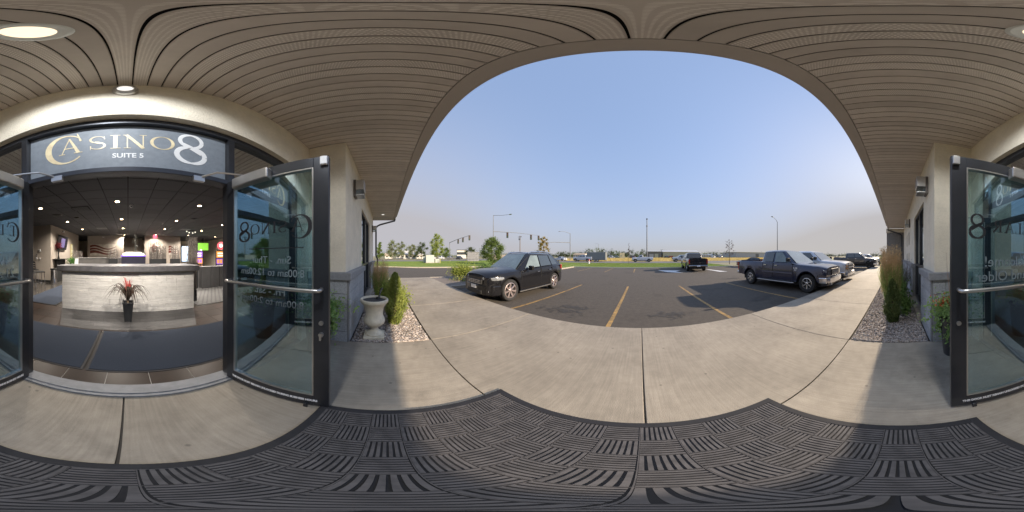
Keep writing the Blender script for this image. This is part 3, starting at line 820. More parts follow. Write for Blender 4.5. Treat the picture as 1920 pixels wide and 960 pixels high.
# oil drips where cars stand
OIL = world_coords(mat('oil_stain', (0.060, 0.052, 0.044), 0.7, var=0.3, scale=20))
qq = random.Random(4)
for cx, cy, sp_ in ((-2.1, 3.95, .5), (.75, 4.05, .42), (4.0, 4.3, .5), (-1.9, 4.4, .35), (-8.0 + 14, 9.5, .6)):
    b = MB()
    for i in range(110):
        ox, oy = cx + qq.gauss(0, sp_ * .6), cy + qq.gauss(0, sp_ * .25); r_ = qq.uniform(.008, .045)
        if oy < 3.15: continue
        n_ = 9; b.add([(ox + r_ * qq.uniform(.6, 1.3) * math.cos(2*PI*k/n_) * 1.5, oy + r_ * qq.uniform(.6, 1.3) * math.sin(2*PI*k/n_), LOT + .0042 + .00002 * i) for k in range(n_)], [tuple(range(n_))])
    o = b.build('oil_stain', OIL, bpy.data.objects['parking_lot']); o['kind'] = 'stuff'

# ================================================================== ENTRANCE MAT
RUBL = mat('grey_rubber_rib', (0.085, 0.080, 0.082), 0.7, var=0.35, scale=14)  # ribs and tile edges paler than the mat base
RUB = mat('black_rubber', (0.020, 0.020, 0.024), 0.75, var=0.2, scale=12)
mat_root = thing('entrance_mat', 'black ribbed rubber doormat with parquet pattern in front of the doors', 'doormat', (-0.09, 0.215, 0.002), R(-1.0))
MW, MD = 1.84, 1.28
b = MB(); b.box(-MW/2, MW/2, -MD/2, MD/2, 0, 0.006); b.build('mat_base', RUB, mat_root)
b = MB()
for (x0, x1, y0, y1) in ((-MW/2, MW/2, -MD/2, -MD/2 + .05), (-MW/2, MW/2, MD/2 - .05, MD/2), (-MW/2, -MW/2 + .05, -MD/2 + .05, MD/2 - .05), (MW/2 - .05, MW/2, -MD/2 + .05, MD/2 - .05)):
    b.box(x0, x1, y0, y1, 0.0062, 0.013)
b.build('mat_border', RUB, mat_root, bevel=0.003)
nx, ny = 11, 8; px = (MW - 0.10) / nx; py = (MD - 0.10) / ny
tm = []
for k in (0, 1):
    b = MB(); n = 7
    for i in range(n):
        if k == 0:
            y = -py/2 + py * (i + 0.5) / n; b.box(-px/2 + .004, px/2 - .004, y - py/n*0.30, y + py/n*0.30, 0.0062, 0.014)
        else:
            x = -px/2 + px * (i + 0.5) / n; b.box(x - px/n*0.30, x + px/n*0.30, -py/2 + .004, py/2 - .004, 0.0062, 0.014)
    g_ = .004
    for (xa_, xb_, ya_, yb_) in ((-px/2, px/2, -py/2, -py/2 + g_*.8), (-px/2, -px/2 + g_*.8, -py/2 + g_*.8, py/2)): b.box(xa_, xb_, ya_, yb_, .0062, .0135)
    tm.append(b.mesh('ribbed_tile', RUBL))
for i in range(nx):
    for j in range(ny):
        put('ribbed_tile', tm[(i + j) % 2], mat_root, (-MW/2 + .05 + px * (i + .5), -MD/2 + .05 + py * (j + .5), 0))

# ================================================================== INTERIOR
IC = 3.10
GREYW = world_coords(mat('interior_taupe_paint', (0.42, 0.37, 0.32), 0.8, var=0.04))
DARKF = world_coords(mat('dark_polished_floor', (0.06, 0.055, 0.05), 0.18, var=0.25, scale=2))
MATB = world_coords(mat('blue_grey_mat_pile', (0.048, 0.058, 0.080), 0.95, spec=.05, var=0.25, scale=90, bump=0.6, bscale=300))
CARP = world_coords(mat('grey_carpet', (0.10, 0.10, 0.105), 0.95, var=0.15, scale=30, bump=0.3, bscale=200))
BROWNT = world_coords(mat('brown_floor_tile', (0.024, 0.013, 0.009), 0.4, var=0.3, scale=7, rnd=0.15, spec=.2))
PLANK = world_coords(mat('grey_wood_look_tile', (0.062, 0.062, 0.065), 0.42, var=0.25, scale=9, rnd=0.18, stain=0.25))
GROUT = mat('pale_grout', (0.55, 0.52, 0.48), 0.9)
fl = struct(sheet('interior_floor', [(-8.6, -17.3), (12, -17.3), (12, -1.39), (-8.6, -1.39)], -0.012, DARKF))
def strip(x0, x1, y0, y1, n_x, n_y, m, name, z=0.0, gap=0.006, stagger=0, grout=True):
    if grout: sheet('grout', [(x0, y0), (x1, y0), (x1, y1), (x0, y1)], z - 0.006, GROUT, fl)
    dx = (x1 - x0) / n_x; dy = (y1 - y0) / n_y
    for j in range(n_y):
        o = (j % 2) * stagger * dx; xx = x0 - o
        while xx < x1 - 0.01:
            a = max(x0, xx); c = min(x1, xx + dx)
            b = MB(); b.box(a + gap/2, c - gap/2, y0 + dy*j + gap/2, y0 + dy*(j+1) - gap/2, z - 0.008, z); b.build(name, m, fl)
            xx += dx
strip(-2.25, 2.25, -1.66, -1.385, 11, 1, BROWNT, 'floor_tile')
strip(-3.1, 3.1, -4.05, -2.80, 14, 3, BROWNT, 'floor_tile')
rq = random.Random(8)
for j in range(7):      # planks run across in front of the counter, cut to a tapering panel
    y0 = -3.96 + .155 * j; y1 = y0 + .155
    hw0 = 1.70 - .42 * (y0 + 3.96) / 1.08; hw1 = 1.70 - .42 * (y1 + 3.96) / 1.08; u = -1.0 - rq.uniform(0, .3)
    while u < 1.0:
        v = u + .52; a_, c_ = max(u, -1), min(v, 1)
        if c_ - a_ > .03:
            b = MB(); b.prism([(a_*hw0 + .002, y0 + .002), (c_*hw0 - .002, y0 + .002), (c_*hw1 - .002, y1 - .002), (a_*hw1 + .002, y1 - .002)], -.001, .003); b.build('floor_plank', PLANK, fl)
        u = v
strip(3.105, 5.0, -3.6, -1.4, 4, 5, BROWNT, 'floor_tile'); strip(-5.0, -3.105, -3.6, -1.4, 4, 5, BROWNT, 'floor_tile')
def runner(x0, x1, y0, y1, label):
    t = thing('floor_mat', label, 'floor mat', ((x0+x1)/2, (y0+y1)/2, 0.001))
    w, d = (x1-x0)/2, (y1-y0)/2
    MB().box(-w, w, -d, d, 0, 0.004).build('mat_edge', RUB, t)
    MB().box(-w+.03, w-.03, -d+.03, d-.03, 0.0042, 0.010).build('mat_pile', MATB, t)
runner(0.47, 2.75, -2.84, -1.63, 'blue grey carpet mat just inside the doors, on the side of the high table')
runner(-2.75, 0.44, -2.84, -1.63, 'wide blue grey carpet mat just inside the doors, towards the slot machines')
runner(1.95, 3.15, -7.2, -4.1, 'long blue grey carpet mat running past the left end of the reception counter')
ct = struct(sheet('carpet', [(-8.5, -17.2), (-1.9, -17.2), (-1.9, -4.16), (-8.5, -4.16)], -0.004, CARP))
b = MB()      # woven hexagon relief of the carpet near the counter end
for i in range(34):
    for j in range(26):
        x = -2.0 - 0.155 * i; y = -4.25 - 0.135 * j; x -= 0.077 * (j % 2)
        if x < -6.8: continue
        h = [(x + 0.062*math.cos(R(60*k+30)), y + 0.062*math.sin(R(60*k+30))) for k in range(6)]
        b.prism(h, -0.004, 0.001)
o = b.build('carpet_pattern', world_coords(mat('carpet_hexagons', (0.17, 0.17, 0.17), 0.95, var=0.1, scale=30)), ct); o['kind'] = 'stuff'

# ceiling of square tiles in a black grid
ceil = struct(sheet('interior_ceiling', [(-8.6, -17.3), (12, -17.3), (12, -1.39), (-8.6, -1.39)], IC + 0.03, BLACKM))
CT = world_coords(mat('charcoal_ceiling_tile', (0.085, 0.085, 0.09), 0.85, var=0.08, scale=30, rnd=0.06))
PC = 0.61
cells = []
for i in range(-14, 19):
    for j in range(26):
        x = (i + 0.5) * PC; y = -1.42 - (j + 0.5) * PC
        if x < -8.4 or x > 11.7: continue
        cells.append((math.hypot(x, y) + (50 if abs(x) > abs(y) * 0.74 + 0.5 else 0), x, y))
cells.sort()
cm = MB().box(-PC/2 + .011, PC/2 - .011, -PC/2 + .008, PC/2 - .008, 0.0, 0.012).mesh('ceiling_tile', CT)
for d, x, y in cells[:290]: put('ceiling_tile', cm, ceil, (x, y, IC))
b = MB()
for d, x, y in cells[290:]: b.box(x - PC/2 + .011, x + PC/2 - .011, y - PC/2 + .008, y + PC/2 - .008, IC, IC + .012)
o = b.build('distant_ceiling_tiles', CT, ceil); o['kind'] = 'stuff'

def iwall(x0, x1, y0, y1, z1=IC, m=None, base=True):
    o = struct(MB().box(x0, x1, y0, y1, 0, z1).build('interior_wall', m or GREYW))
    if base: MB().box(x0 - .012, x1 + .012, y0 - .012, y1 + .012, 0, 0.12).build('skirting', BLACKM, o)
    return o
iwall(3.95, 5.05, -12.6, -7.7)
iwall(0.35, 3.35, -13.4, -13.2); iwall(-4.4, -1.35, -13.4, -13.2)
iwall(-1.35, 0.35, -15.4, -15.2)
iwall(5.06, 12.0, -12.6, -12.4, m=world_coords(mat('dark_interior_paint', (0.10, 0.09, 0.085), 0.8)))
# dark accent header with the 8 sign at the left
t = thing('wall_sign', 'black wall sign ending in -8 left of the television wall', 'sign', (5.60, -7.66, 2.45))
MB().box(-0.45, 0.52, 0, 0.03, -0.26, 0.26).build('sign_panel', BLACKM, t)
letters([('R', -0.12, -0.11, 0.16, 0.16), ('-', 0.06, -0.11, 0.13, 0.2), ('8', 0.15, -0.13, 0.2, 0.3)], Matrix.Translation((0, 0.0305, 0)) @ OUT, 'sign_lettering', WHITE_L, t)
iwall(5.051, 7.5, -8.0, -7.69)
# reception counter of white split brick
t = thing('reception_counter', 'white brick reception counter with thick grey stone top facing the entrance', 'counter', (0, -3.96, 0))
t.scale = (.955, 1, .915)
WB = world_coords(mat('white_painted_brick', (0.74, 0.73, 0.71), 0.75, var=0.08, scale=10, bump=0.5, bscale=60, rnd=0.09))
MB().box(-1.76, 1.76, -0.9, -0.025, 0, 1.10).build('counter_core', mat('brick_joint', (0.60, 0.59, 0.575), 0.9), t)
rr = random.Random(5)
rows = 15; rh = 1.07 / rows
bmesh_b = MB().box(-0.5, 0.5, -0.5, 0.5, -0.5, 0.5).mesh('brick', WB)
for r in range(rows):
    x = -1.77
    while x < 1.77:
        L = rr.choice((0.28, 0.4, 0.5, 0.6)); c = min(1.77, x + L)
        if 1.77 - c < 0.12: c = 1.77
        o = put('brick', bmesh_b, t, ((x + c)/2, -0.012 + rr.uniform(-0.004, 0.006), 0.005 + rh * (r + .5)))
        o.scale = (c - x - 0.005, 0.03, rh - 0.005); x = c
MB().box(-1.80, 1.80, -0.92, 0.04, 1.101, 1.135).build('counter_trim', mat('cream_trim', (0.62, 0.56, 0.46), 0.5), t, bevel=0.006)
MB().box(-1.90, 1.88, -1.0, 0.10, 1.136, 1.29).build('counter_top', world_coords(mat('grey_stone_top', (0.12, 0.12, 0.13), 0.35, var=0.3, scale=7)), t, bevel=0.01)

def pot_plant(root, r0, r1, h, m):
    return MB().lathe([(r0, 0), (r0, 0.01), (r1, h - 0.03), (r1 * 1.06, h - 0.03), (r1 * 1.06, h), (r1 * 0.9, h), (r1 * 0.85, h - 0.05)], n=4).build('pot', m, root, rot=(0, 0, R(45)), bevel=0.004)
PLB = mat('dark_grey_planter', (0.035, 0.037, 0.04), 0.35)
t = thing('potted_cordyline', 'red-centred cordyline in a tall black tapered pot in front of the counter', 'potted plant', (0.0, -3.38, 0.0))
pot_plant(t, 0.10, 0.155, 0.45, PLB)
def arching(root, name, n, r, h, m, w=0.02, seed=1, z0=0.45, droop=1.0, seg=7):
    q = random.Random(seed); b = MB()
    for i in range(n):
        a = q.uniform(0, 2*PI); L = r * q.uniform(0.7, 1.1); H = h * q.uniform(0.6, 1.05); ww = w * q.uniform(0.7, 1.2)
        pts = []
        for k in range(seg + 1):
            s = k / seg; rad = L * s; z = z0 + H * (math.sin(s * PI * (0.5 + 0.25 * droop)))
            pts.append(Vector((rad * math.cos(a), rad * math.sin(a), z)))
        nv = Vector((-math.sin(a), math.cos(a), 0)); vs = []; fs = []
        for k, p in enumerate(pts):
            hw = ww * math.sin(PI * min(0.97, 0.12 + 0.86 * k / seg)); vs += [p + nv * hw + Vector((0, 0, hw*0.5)), p, p - nv * hw + Vector((0, 0, hw*0.5))]
        for k in range(seg):
            fs += [(3*k, 3*k+1, 3*k+4, 3*k+3), (3*k+1, 3*k+2, 3*k+5, 3*k+4)]
        b.add(vs, fs)
    return b.build(name, m, root)
arching(t, 'leaves', 52, 0.50, 0.36, leafmat('dark_cordyline', (0.022, 0.03, 0.018), (0.09, 0.05, 0.04)), 0.013, 3, droop=1.7)
arching(t, 'red_leaves', 16, 0.13, 0.52, leafmat('red_cordyline', (0.38, 0.05, 0.05), (0.55, 0.12, 0.10)), 0.014, 4, droop=0.2)
MB().cyl((0, 0, 0.40), (0, 0, 0.55), 0.012).build('stem', mat('stem_tan', (0.4, 0.3, 0.2), 0.8), t)

# ceiling downlights (lit); first two added unseen to brighten the counter
LAMP = mat('lit_downlight', (0.9, 0.8, 0.6), 0.5, emit=(1.0, 0.72, 0.42), estr=14)
def from_px(px, py_, z):      # reference readings turned into positions on the ceiling plane
    a = R((px - 1200) * 0.1875); e = R((480 - py_) * 0.1875); d = (z - CH) / math.tan(e); return d * math.sin(a), d * math.cos(a)
DL = [(118, 290), (362, 290), (220, 378), (374, 386), (76, 391), (126.5, 415.7), (228, 411), (331, 414), (108, 430), (154.5, 430), (231, 428), (233.5, 440.5), (309, 429.5), (292, 440), (378, 433), (417, 422), (403, 444), (353, 441)]  # first pair is invented, placed out of sight above the door header
dl = None
where = ['added unseen inside the left door to light the counter', 'added unseen inside the right door to light the counter', 'nearest the doors left of the dome camera', 'nearest the doors on the slot machine side', 'nearest the doors on the television side', 'between the television wall and the left door',
         'second from the doors along the middle of the ceiling', 'second from the doors on the right', 'above the television', 'past the television near its wall end', 'third along the middle of the ceiling',
         'furthest along the middle of the ceiling', 'third from the doors right of the middle', 'above the right hand artwork', 'above the twig screens', 'closest to the right door above the slots', 'above the green screen', 'above the last twig screen']
for k, (a_, c_) in enumerate(DL):
    x, y = from_px(a_, c_, IC)
    y = max(y, -16.8)
    if dl is None:
        dl = thing('downlight', '', 'ceiling light', (x, y, IC), 0, 'recessed downlights in the charcoal ceiling')
        MB().lathe([(0.062, -0.002), (0.085, -0.010), (0.092, 0.0), (0.062, 0.0)], n=20, closed=True).build('trim_ring', mat('bronze_trim', (0.25, 0.2, 0.15), 0.4), dl)
        MB().cyl((0, 0, -0.0015), (0, 0, 0.004), 0.064, n=20).build('lens', LAMP, dl)
        o = dl
    else: o = copy_tree(dl)
    o.location = (x, y, IC - 0.001); o['label'] = 'lit warm recessed downlight, ' + where[k]
    ld = bpy.data.lights.new('downlight_lamp', 'SPOT'); ld.energy = 165 if k > 1 else 150; ld.color = (1, 0.90, 0.78); ld.spot_size = R(150 if k > 1 else 64); ld.spot_blend = 0.8; ld.shadow_soft_size = 0.06
    lo = bpy.data.objects.new('downlight_lamp', ld); C.objects.link(lo); lo.location = (x, y, IC - 0.03)
    if k < 2: lo.rotation_euler = Vector((x * .4, 1.6, 2.1)).to_track_quat('Z', 'Y').to_euler()      # the two added lamps, tilted to brighten the counter front
# ceiling vents, dome camera, exit sign
def vent(px_, py_, label, w=0.6, d=0.3, m=None):
    x, y = from_px(px_, py_, IC)
    t = thing('ceiling_vent', label, 'vent', (x, y, IC - 0.012), 0, 'vents in the charcoal ceiling')
    MB().box(-w/2, w/2, -d/2, d/2, 0.0, 0.01).build('vent_frame', m or BLACKM, t)
    b = MB()
    for k in range(5): b.box(-w/2 + .03, w/2 - .03, -d/2 + d*(k+.5)/5 - .012, -d/2 + d*(k+.5)/5 + .012, -0.008, -0.001)
    o = b.build('vent_slats', mat('vent_grey', (0.16, 0.16, 0.165), 0.6) if m is None else m, t)
vent(152, 391, 'wide black slot vent in the ceiling left of the dome camera', 0.6, 0.45)
vent(191, 428, 'grey ceiling vent beyond the second middle downlight', 0.6, 0.6, mat('vent_pale', (0.25, 0.25, 0.25), 0.6))
vent(347, 430.5, 'pale grey ceiling vent above the twig screens', 0.6, 0.6, mat('vent_pale', (0.25, 0.25, 0.25), 0.6))
for px_, py_, r, lab in ((87, 336, 0.16, 'round dark ceiling diffuser just inside the left door'), (107, 404, 0.22, 'round dark ceiling diffuser near the television wall'), (143, 408, 0.12, 'small round ceiling diffuser above the television'), (364, 410.5, 0.16, 'round dark ceiling diffuser near the right hand downlights')):
    x, y = from_px(px_, py_, IC)
    tag(MB().lathe([(r, 0), (r * .96, -0.02), (r * .7, -0.012), (r * .66, -0.028), (r * .35, -0.018), (r * .3, -0.03), (0.02, -0.028)], (x, y, IC), 24).build('ceiling_diffuser', mat('diffuser_black', (0.03, 0.03, 0.03), 0.5), smooth=30), lab, 'vent')
x, y = from_px(246, 384, IC)
t = thing('dome_camera', 'small white dome security camera hanging from the ceiling on the centre line', 'camera', (x, y, IC))
MB().lathe([(0.05, 0), (0.055, -0.03), (0.05, -0.05), (0.045, -0.075), (0.025, -0.10), (0.005, -0.108)], n=20).build('dome_housing', WHITE_L, t, smooth=60)
MB().sphere((0, 0.03, -0.07), 0.028).build('lens', BLACKM, t, smooth=60)
def wallcam(x, y, z, lab):
    t = thing('security_camera', lab, 'camera', (x, y, z))
    MB().box(-.07, .07, -.06, .06, -0.05, 0.03).build('camera_body', WHITE_L, t, bevel=0.01); MB().cyl((0, .055, -.01), (0, .08, -.01), .03).build('lens', BLACKM, t)
wallcam(3.9, -9.3, 2.95, 'white security camera high on the television wall'); wallcam(2.0, -13.1, 2.98, 'white security camera above the left hand artwork')
t = thing('exit_sign', 'small red exit sign hanging above the right hand artwork', 'exit sign', (-2.0, -11.9, 2.86))
MB().box(-.14, .14, -0.02, 0.02, -.12, .12).build('sign_box', mat('exit_red', (0.6, 0.05, 0.06), 0.4, emit=(1.0, 0.10, 0.16), estr=1.2), t)
text('EXIT', 0.14, Matrix.Translation((0, 0.021, -0.05)) @ OUT, 'sign_lettering', WHITE_L, t, sx=0.8)
MB().cyl((0, 0, .12), (0, 0, .235), .008).build('hanger', BLACKM, t)

# television on the angled wall side
t = thing('wall_television', 'tilted television with a lit purple picture on the taupe wall', 'television', (3.84, -8.95, 2.22), R(90))
t.scale = (1.45, 1.0, 1.35)
SCR = mat('screen_purple', (0.05, 0.03, 0.1), 0.2, emit=(0.42, 0.36, 0.62), estr=0.2)
Mx = Matrix.Rotation(R(-14), 4, 'X')
MB().box(-.50, .50, 0.02, 0.075, -.31, .31, Mx).build('television_frame', BLACKM, t, bevel=0.008)
MB().box(-.45, .45, 0.0755, 0.08, -.26, .26, Mx).build('screen', mat('screen_dark', (0.02, 0.02, 0.03), 0.15), t)
MB().box(-.19, .22, 0.0805, 0.082, -.20, .20, Mx).build('screen_image', SCR, t)
MB().box(-.06, .06, -0.08, 0.02, -.1, .1).build('bracket', BLACKM, t)
# panels, switches on the wall's front face
for (x, z, w, h, m, lab) in ((4.62, 1.72, .12, .12, WHITE_L, 'white square thermostat with a black dot on the taupe wall'), (4.83, 1.30, .09, .11, WHITE_L, 'lower left white switch plate on the taupe wall'), (4.60, 1.28, .09, .07, WHITE_L, 'small white socket plate on the taupe wall'), (4.84, 1.46, .06, .12, BLACKM, 'small black keypad on the taupe wall')):
    t = thing('switch_plate', lab, 'switch', (x, -7.695, z)); MB().box(-w/2, w/2, 0, .02, -h/2, h/2).build('cover', m, t, bevel=0.004)
    MB().box(-w/7, w/7, .0202, .03, -h/6, h/6).build('button', BLACKM if m is not BLACKM else WHITE_L, t)
t = thing('notice_board', 'tall narrow yellowish notice panel with lit sheets on the taupe wall', 'notice board', (3.93, -10.9, 1.75), R(90))
MB().box(-.2, .2, 0, .03, -.5, .5).build('board', mat('notice_yellow', (0.65, 0.58, 0.25), 0.6), t)
for z in (-.32, 0.0, .32): MB().box(-.15, .15, .0305, .035, z - .13, z + .13).build('sheet', mat('notice_paper', (0.8, 0.78, 0.6), 0.6), t)

# artworks: plain abstract waves
def artwork(x, w, h, z, lab, k):
    t = thing('wall_artwork', lab, 'picture', (x, -13.19, z))
    base = mat('art_silver%d' % k, (0.62, 0.58, 0.52), 0.4, var=0.25, scale=3)
    for i in range(3): MB().box(-w/2 + w*i/3 + .01, -w/2 + w*(i+1)/3 - .01, 0, .03, -h/2, h/2).build('art_panel', base, t)
    red = mat('art_red', (0.16, 0.035, 0.025), 0.4, var=0.3, scale=3)
    for (o0, am, th) in ((0.28, .16, .10), (-0.02, .15, .09), (-0.32, .12, .14)):
        b = MB(); P = []; n = 26
        for i in range(n + 1):
            s = i / n; xx = w/2 - w * s
            y = h * (o0 * 0.8 + am * math.sin(1.9 * PI * s + 0.6)); tt = th * h * (1 - s * 0.85)
            P.append((xx, max(-h/2, min(h/2, y + tt)), max(-h/2, min(h/2, y - tt))))
        for i in range(n):
            if P[i][1] - P[i][2] < 1e-3: continue
            b.add([(P[i][0], .034, P[i][2]), (P[i+1][0], .034, P[i+1][2]), (P[i+1][0], .034, P[i+1][1]), (P[i][0], .034, P[i][1])], [(0, 1, 2, 3)])
        b.build('painted_wave', red, t)
artwork(2.05, 2.15, 0.92, 1.92, 'wide silver and dark red wave artwork on the left rear partition', 1)
artwork(-2.45, 0.9, 0.8, 1.95, 'orange lit silver artwork on the right rear partition beside the exit sign', 2)
artwork(-3.8, 0.9, 0.8, 1.90, 'dark red artwork behind the twig screens on the right partition', 3)

# low back counters, lit machine and trophy
t = thing('back_counter', 'low grey back counter behind the reception desk', 'counter', (1.1, -9.6, 0))
MB().box(-1.9, 2.1, -.3, .3, 0, 1.28).build('counter_body', mat('back_counter_grey', (0.16, 0.155, 0.15), 0.5), t); MB().box(-1.95, 2.15, -.34, .34, 1.281, 1.33).build('counter_top', mat('back_counter_top', (0.3, 0.3, 0.3), 0.4), t)
LIT1 = mat('lit_panel_white', (0.8, 0.8, 0.7), 0.4, emit=(1.0, 0.95, 0.75), estr=0.45)
LIT2 = mat('lit_panel_violet', (0.2, 0.1, 0.6), 0.4, emit=(0.30, 0.18, 0.95), estr=0.4)
t = thing('lit_display_case', 'white topped display case with violet light strip behind the counter', 'display case', (-0.28, -8.6, 0))
MB().box(-.62, .62, -.25, .25, 0, 1.40).build('case_body', mat('case_black', (0.03, 0.03, 0.05), 0.3), t); MB().box(-.64, .64, -.27, .27, 1.401, 1.45).build('violet_strip', LIT2, t)
b = MB(); b.box(-.56, .56, -.22, .22, 1.451, 1.56); b.box(-.42, .42, -.2, .2, 1.561, 1.62); b.build('lit_top', LIT1, t, bevel=0.02)
t = thing('figurine', 'tall dark sculpture of stacked figures standing on the display case', 'sculpture', (-0.40, -8.6, 1.621))
b = MB(); b.lathe([(0.09, 0), (0.09, .03), (.03, .05), (.035, .2), (.07, .28), (.03, .36), (.06, .44), (.035, .52), (.08, .60), (.03, .68), (.06, .76), (.07, .82), (.04, .9), (.01, .94)], n=14); b.build('statue_body', mat('pewter', (0.15, 0.15, 0.14), 0.35, metal=0.8), t, smooth=60)
for p_, q_ in (((0, 0, .45), (.16, 0, .56)), ((0, 0, .7), (-.14, 0, .8)), ((0, 0, .25), (-.12, 0, .33))): MB().cyl(p_, q_, .02).build('statue_arm', _M['pewter'], t, smooth=60)
# willow twig screens
TW = world_coords(mat('twig_bark', (0.20, 0.18, 0.165), 0.85, var=0.5, scale=20))
def twigs(x, y, z0, w, h, n, seed, lab, pot=False):
    t = thing('twig_screen', lab, 'twig decoration', (x, y, 0), 0, 'bundles of curly willow twigs behind the counter'); q = random.Random(seed); b = MB()
    for i in range(n):
        px0 = q.uniform(-w/2, w/2); py0 = q.uniform(-.12, .12); pts = []; dx = 0
        for k in range(7):
            dx += q.uniform(-.035, .035); pts.append((px0 + dx, py0 + q.uniform(-.02, .02), z0 + h * q.uniform(0.9, 1.05) * k / 6))
        b.tube(pts, [0.011 * (1 - k/9) for k in range(7)], 4)
    b.build('twigs', TW, t)
    MB().box(-w/2, w/2, -.15, .15, 0, z0 + 0.02).build('planter', PLB, t)
for a in ((-1.42, -8.3, 1.25, .62, .92, 95, 1, 'dense curly willow twig screen just right of the lit display case'), (-1.85, -8.9, 1.25, .5, .75, 60, 2, 'twig screen between the two densest willow screens'),
          (-2.55, -8.6, 1.25, .5, .75, 60, 3, 'low willow twig screen left of the tallest one'), (-2.75, -6.6, 1.1, .42, 1.13, 85, 4, 'tallest willow twig screen at the right end of the counter'),
          (0.80, -8.9, 1.25, .5, .55, 50, 5, 'small dark twig screen in front of the wave artwork'), (-0.72, -9.2, 1.25, .5, .5, 40, 6, 'small dark twig screen right of the sculpture'),
          (3.3, -10.2, 1.25, .7, .5, 50, 7, 'dark twig screen at the end of the television wall'), (-1.97, -4.75, 0.34, .2, 1.0, 46, 8, 'tall twig bundle in a square planter at the right end of the brick counter')):
    twigs(*a)
# slot machines
def slot(x, y, rz, lab, top, scr, k=1.0):
    t = thing('slot_machine', lab, 'slot machine', (x, y, 0), rz, 'slot machines at the right of the hall'); bk = mat('slot_black', (0.015, 0.015, 0.02), 0.25)
    MB().box(-.32, .32, -.3, .25, 0, .74).build('machine_base', bk, t, bevel=0.02)
    MB().slab([(-.32, .26, .74), (.32, .26, .74), (.32, -.02, .95), (-.32, -.02, .95)], .03).build('button_deck', bk, t)
    for i in range(4): MB().box(-.24 + .14*i, -.16 + .14*i, .10, .16, .885, .90).build('button', scr, t)
    MB().box(-.30, .30, -.3, -.03, .74, 1.75).build('cabinet', bk, t, bevel=0.03)
    MB().box(-.25, .25, -.0295, -.015, .98, 1.28).build('lower_screen', scr, t); MB().box(-.25, .25, -.0295, -.015, 1.33, 1.68).build('upper_screen', top, t)
    for i in range(3): MB().box(-.21 + .15*i, -.09 + .15*i, -.0148, -.012, 1.03, 1.23).build('reel_picture', top, t)
    for i in range(2): MB().box(-.18, .18, -.0148, -.012, 1.40 + .13*i, 1.47 + .13*i).build('prize_strip', LIT1, t)
    return t
S_P = mat('screen_violet', (0.2, 0.1, 0.4), 0.3, emit=(0.42, 0.16, 0.85), estr=0.22); S_O = mat('screen_orange', (0.6, 0.3, 0.1), 0.3, emit=(1.0, 0.38, 0.06), estr=0.28)
S_R = mat('screen_red', (0.6, 0.1, 0.1), 0.3, emit=(0.9, 0.10, 0.14), estr=0.45)
t = slot(-4.72, -7.35, R(-32), 'slot machine with violet screens and a glowing red disc on top', S_O, S_P)
b = MB(); b.lathe([(.21, 0), (.21, .08), (.02, .085)], (0, -.2, 1.98), 24, axis='y'); b.build('topper_disc', S_R, t)
MB().lathe([(.10, .086), (.10, .10), (.01, .1)], (0, -.2, 1.98), 16, axis='y').build('topper_emblem', LIT1, t)
slot(-3.95, -8.6, R(-25), 'slot machine with orange screens left of the one with the red disc', S_P, S_O)
slot(-5.6, -7.3, R(-40), 'dark slot machine partly hidden behind the open right door', S_P, S_P)
t = thing('slot_stand', 'dark grey cabinet row standing under the orange slot machine', 'cabinet', (-3.55, -6.6, 0))
for i in range(3): MB().box(-.9 + .45*i + .01, -.9 + .45*(i+1) - .01, -.25, .25, 0, .95 - .001*i).build('cabinet_panel', mat('cabinet_grey', (0.10, 0.10, 0.105), 0.5), t, bevel=0.005)
t = thing('hall_television', 'wide green lit television at the back of the slot area', 'television', (-6.06, -12.2, 2.2), R(-20))
t.scale = (.62, 1, .8)
MB().box(-.75, .75, -.04, 0, -.42, .42).build('television_frame', BLACKM, t); MB().box(-.70, .70, .0005, .01, -.38, .38).build('screen', mat('screen_green', (0.1, 0.3, 0.05), 0.3, emit=(0.32, 0.75, 0.07), estr=0.35), t)
MB().box(-.05, .05, -.06, -.04, .3, .9).build('hanger', BLACKM, t)
t = thing('sprinkler_cluster', 'row of small white spotlights under the ceiling right of the exit sign', 'spotlights', (-3.9, -9.6, IC))
for i, (dx, dz) in enumerate(((-.3, .0), (-.12, -.06), (.12, -.05), (.28, .02))): MB().sphere((dx, 0, -.14 + dz), .045).build('spotlight', LIT1, t, smooth=60)
MB().box(-.36, .36, -.02, .02, -.06, -.04).build('track', BLACKM, t); MB().cyl((0, 0, -.05), (0, 0, 0), .012).build('hanger', BLACKM, t)
# rear window looking out
t = thing('interior_window', 'bright narrow window behind the twig screens', 'window', (-4.85, -13.3, 1.6)); MB().box(-.35, .35, 0, .05, -.7, .7).build('frame', FRAME, t); MB().box(-.30, .30, .051, .056, -.65, .65).build('pane', mat('daylight_pane', (0.4, 0.5, 0.6), 0.3, emit=(0.35, 0.52, 0.75), estr=0.7), t)
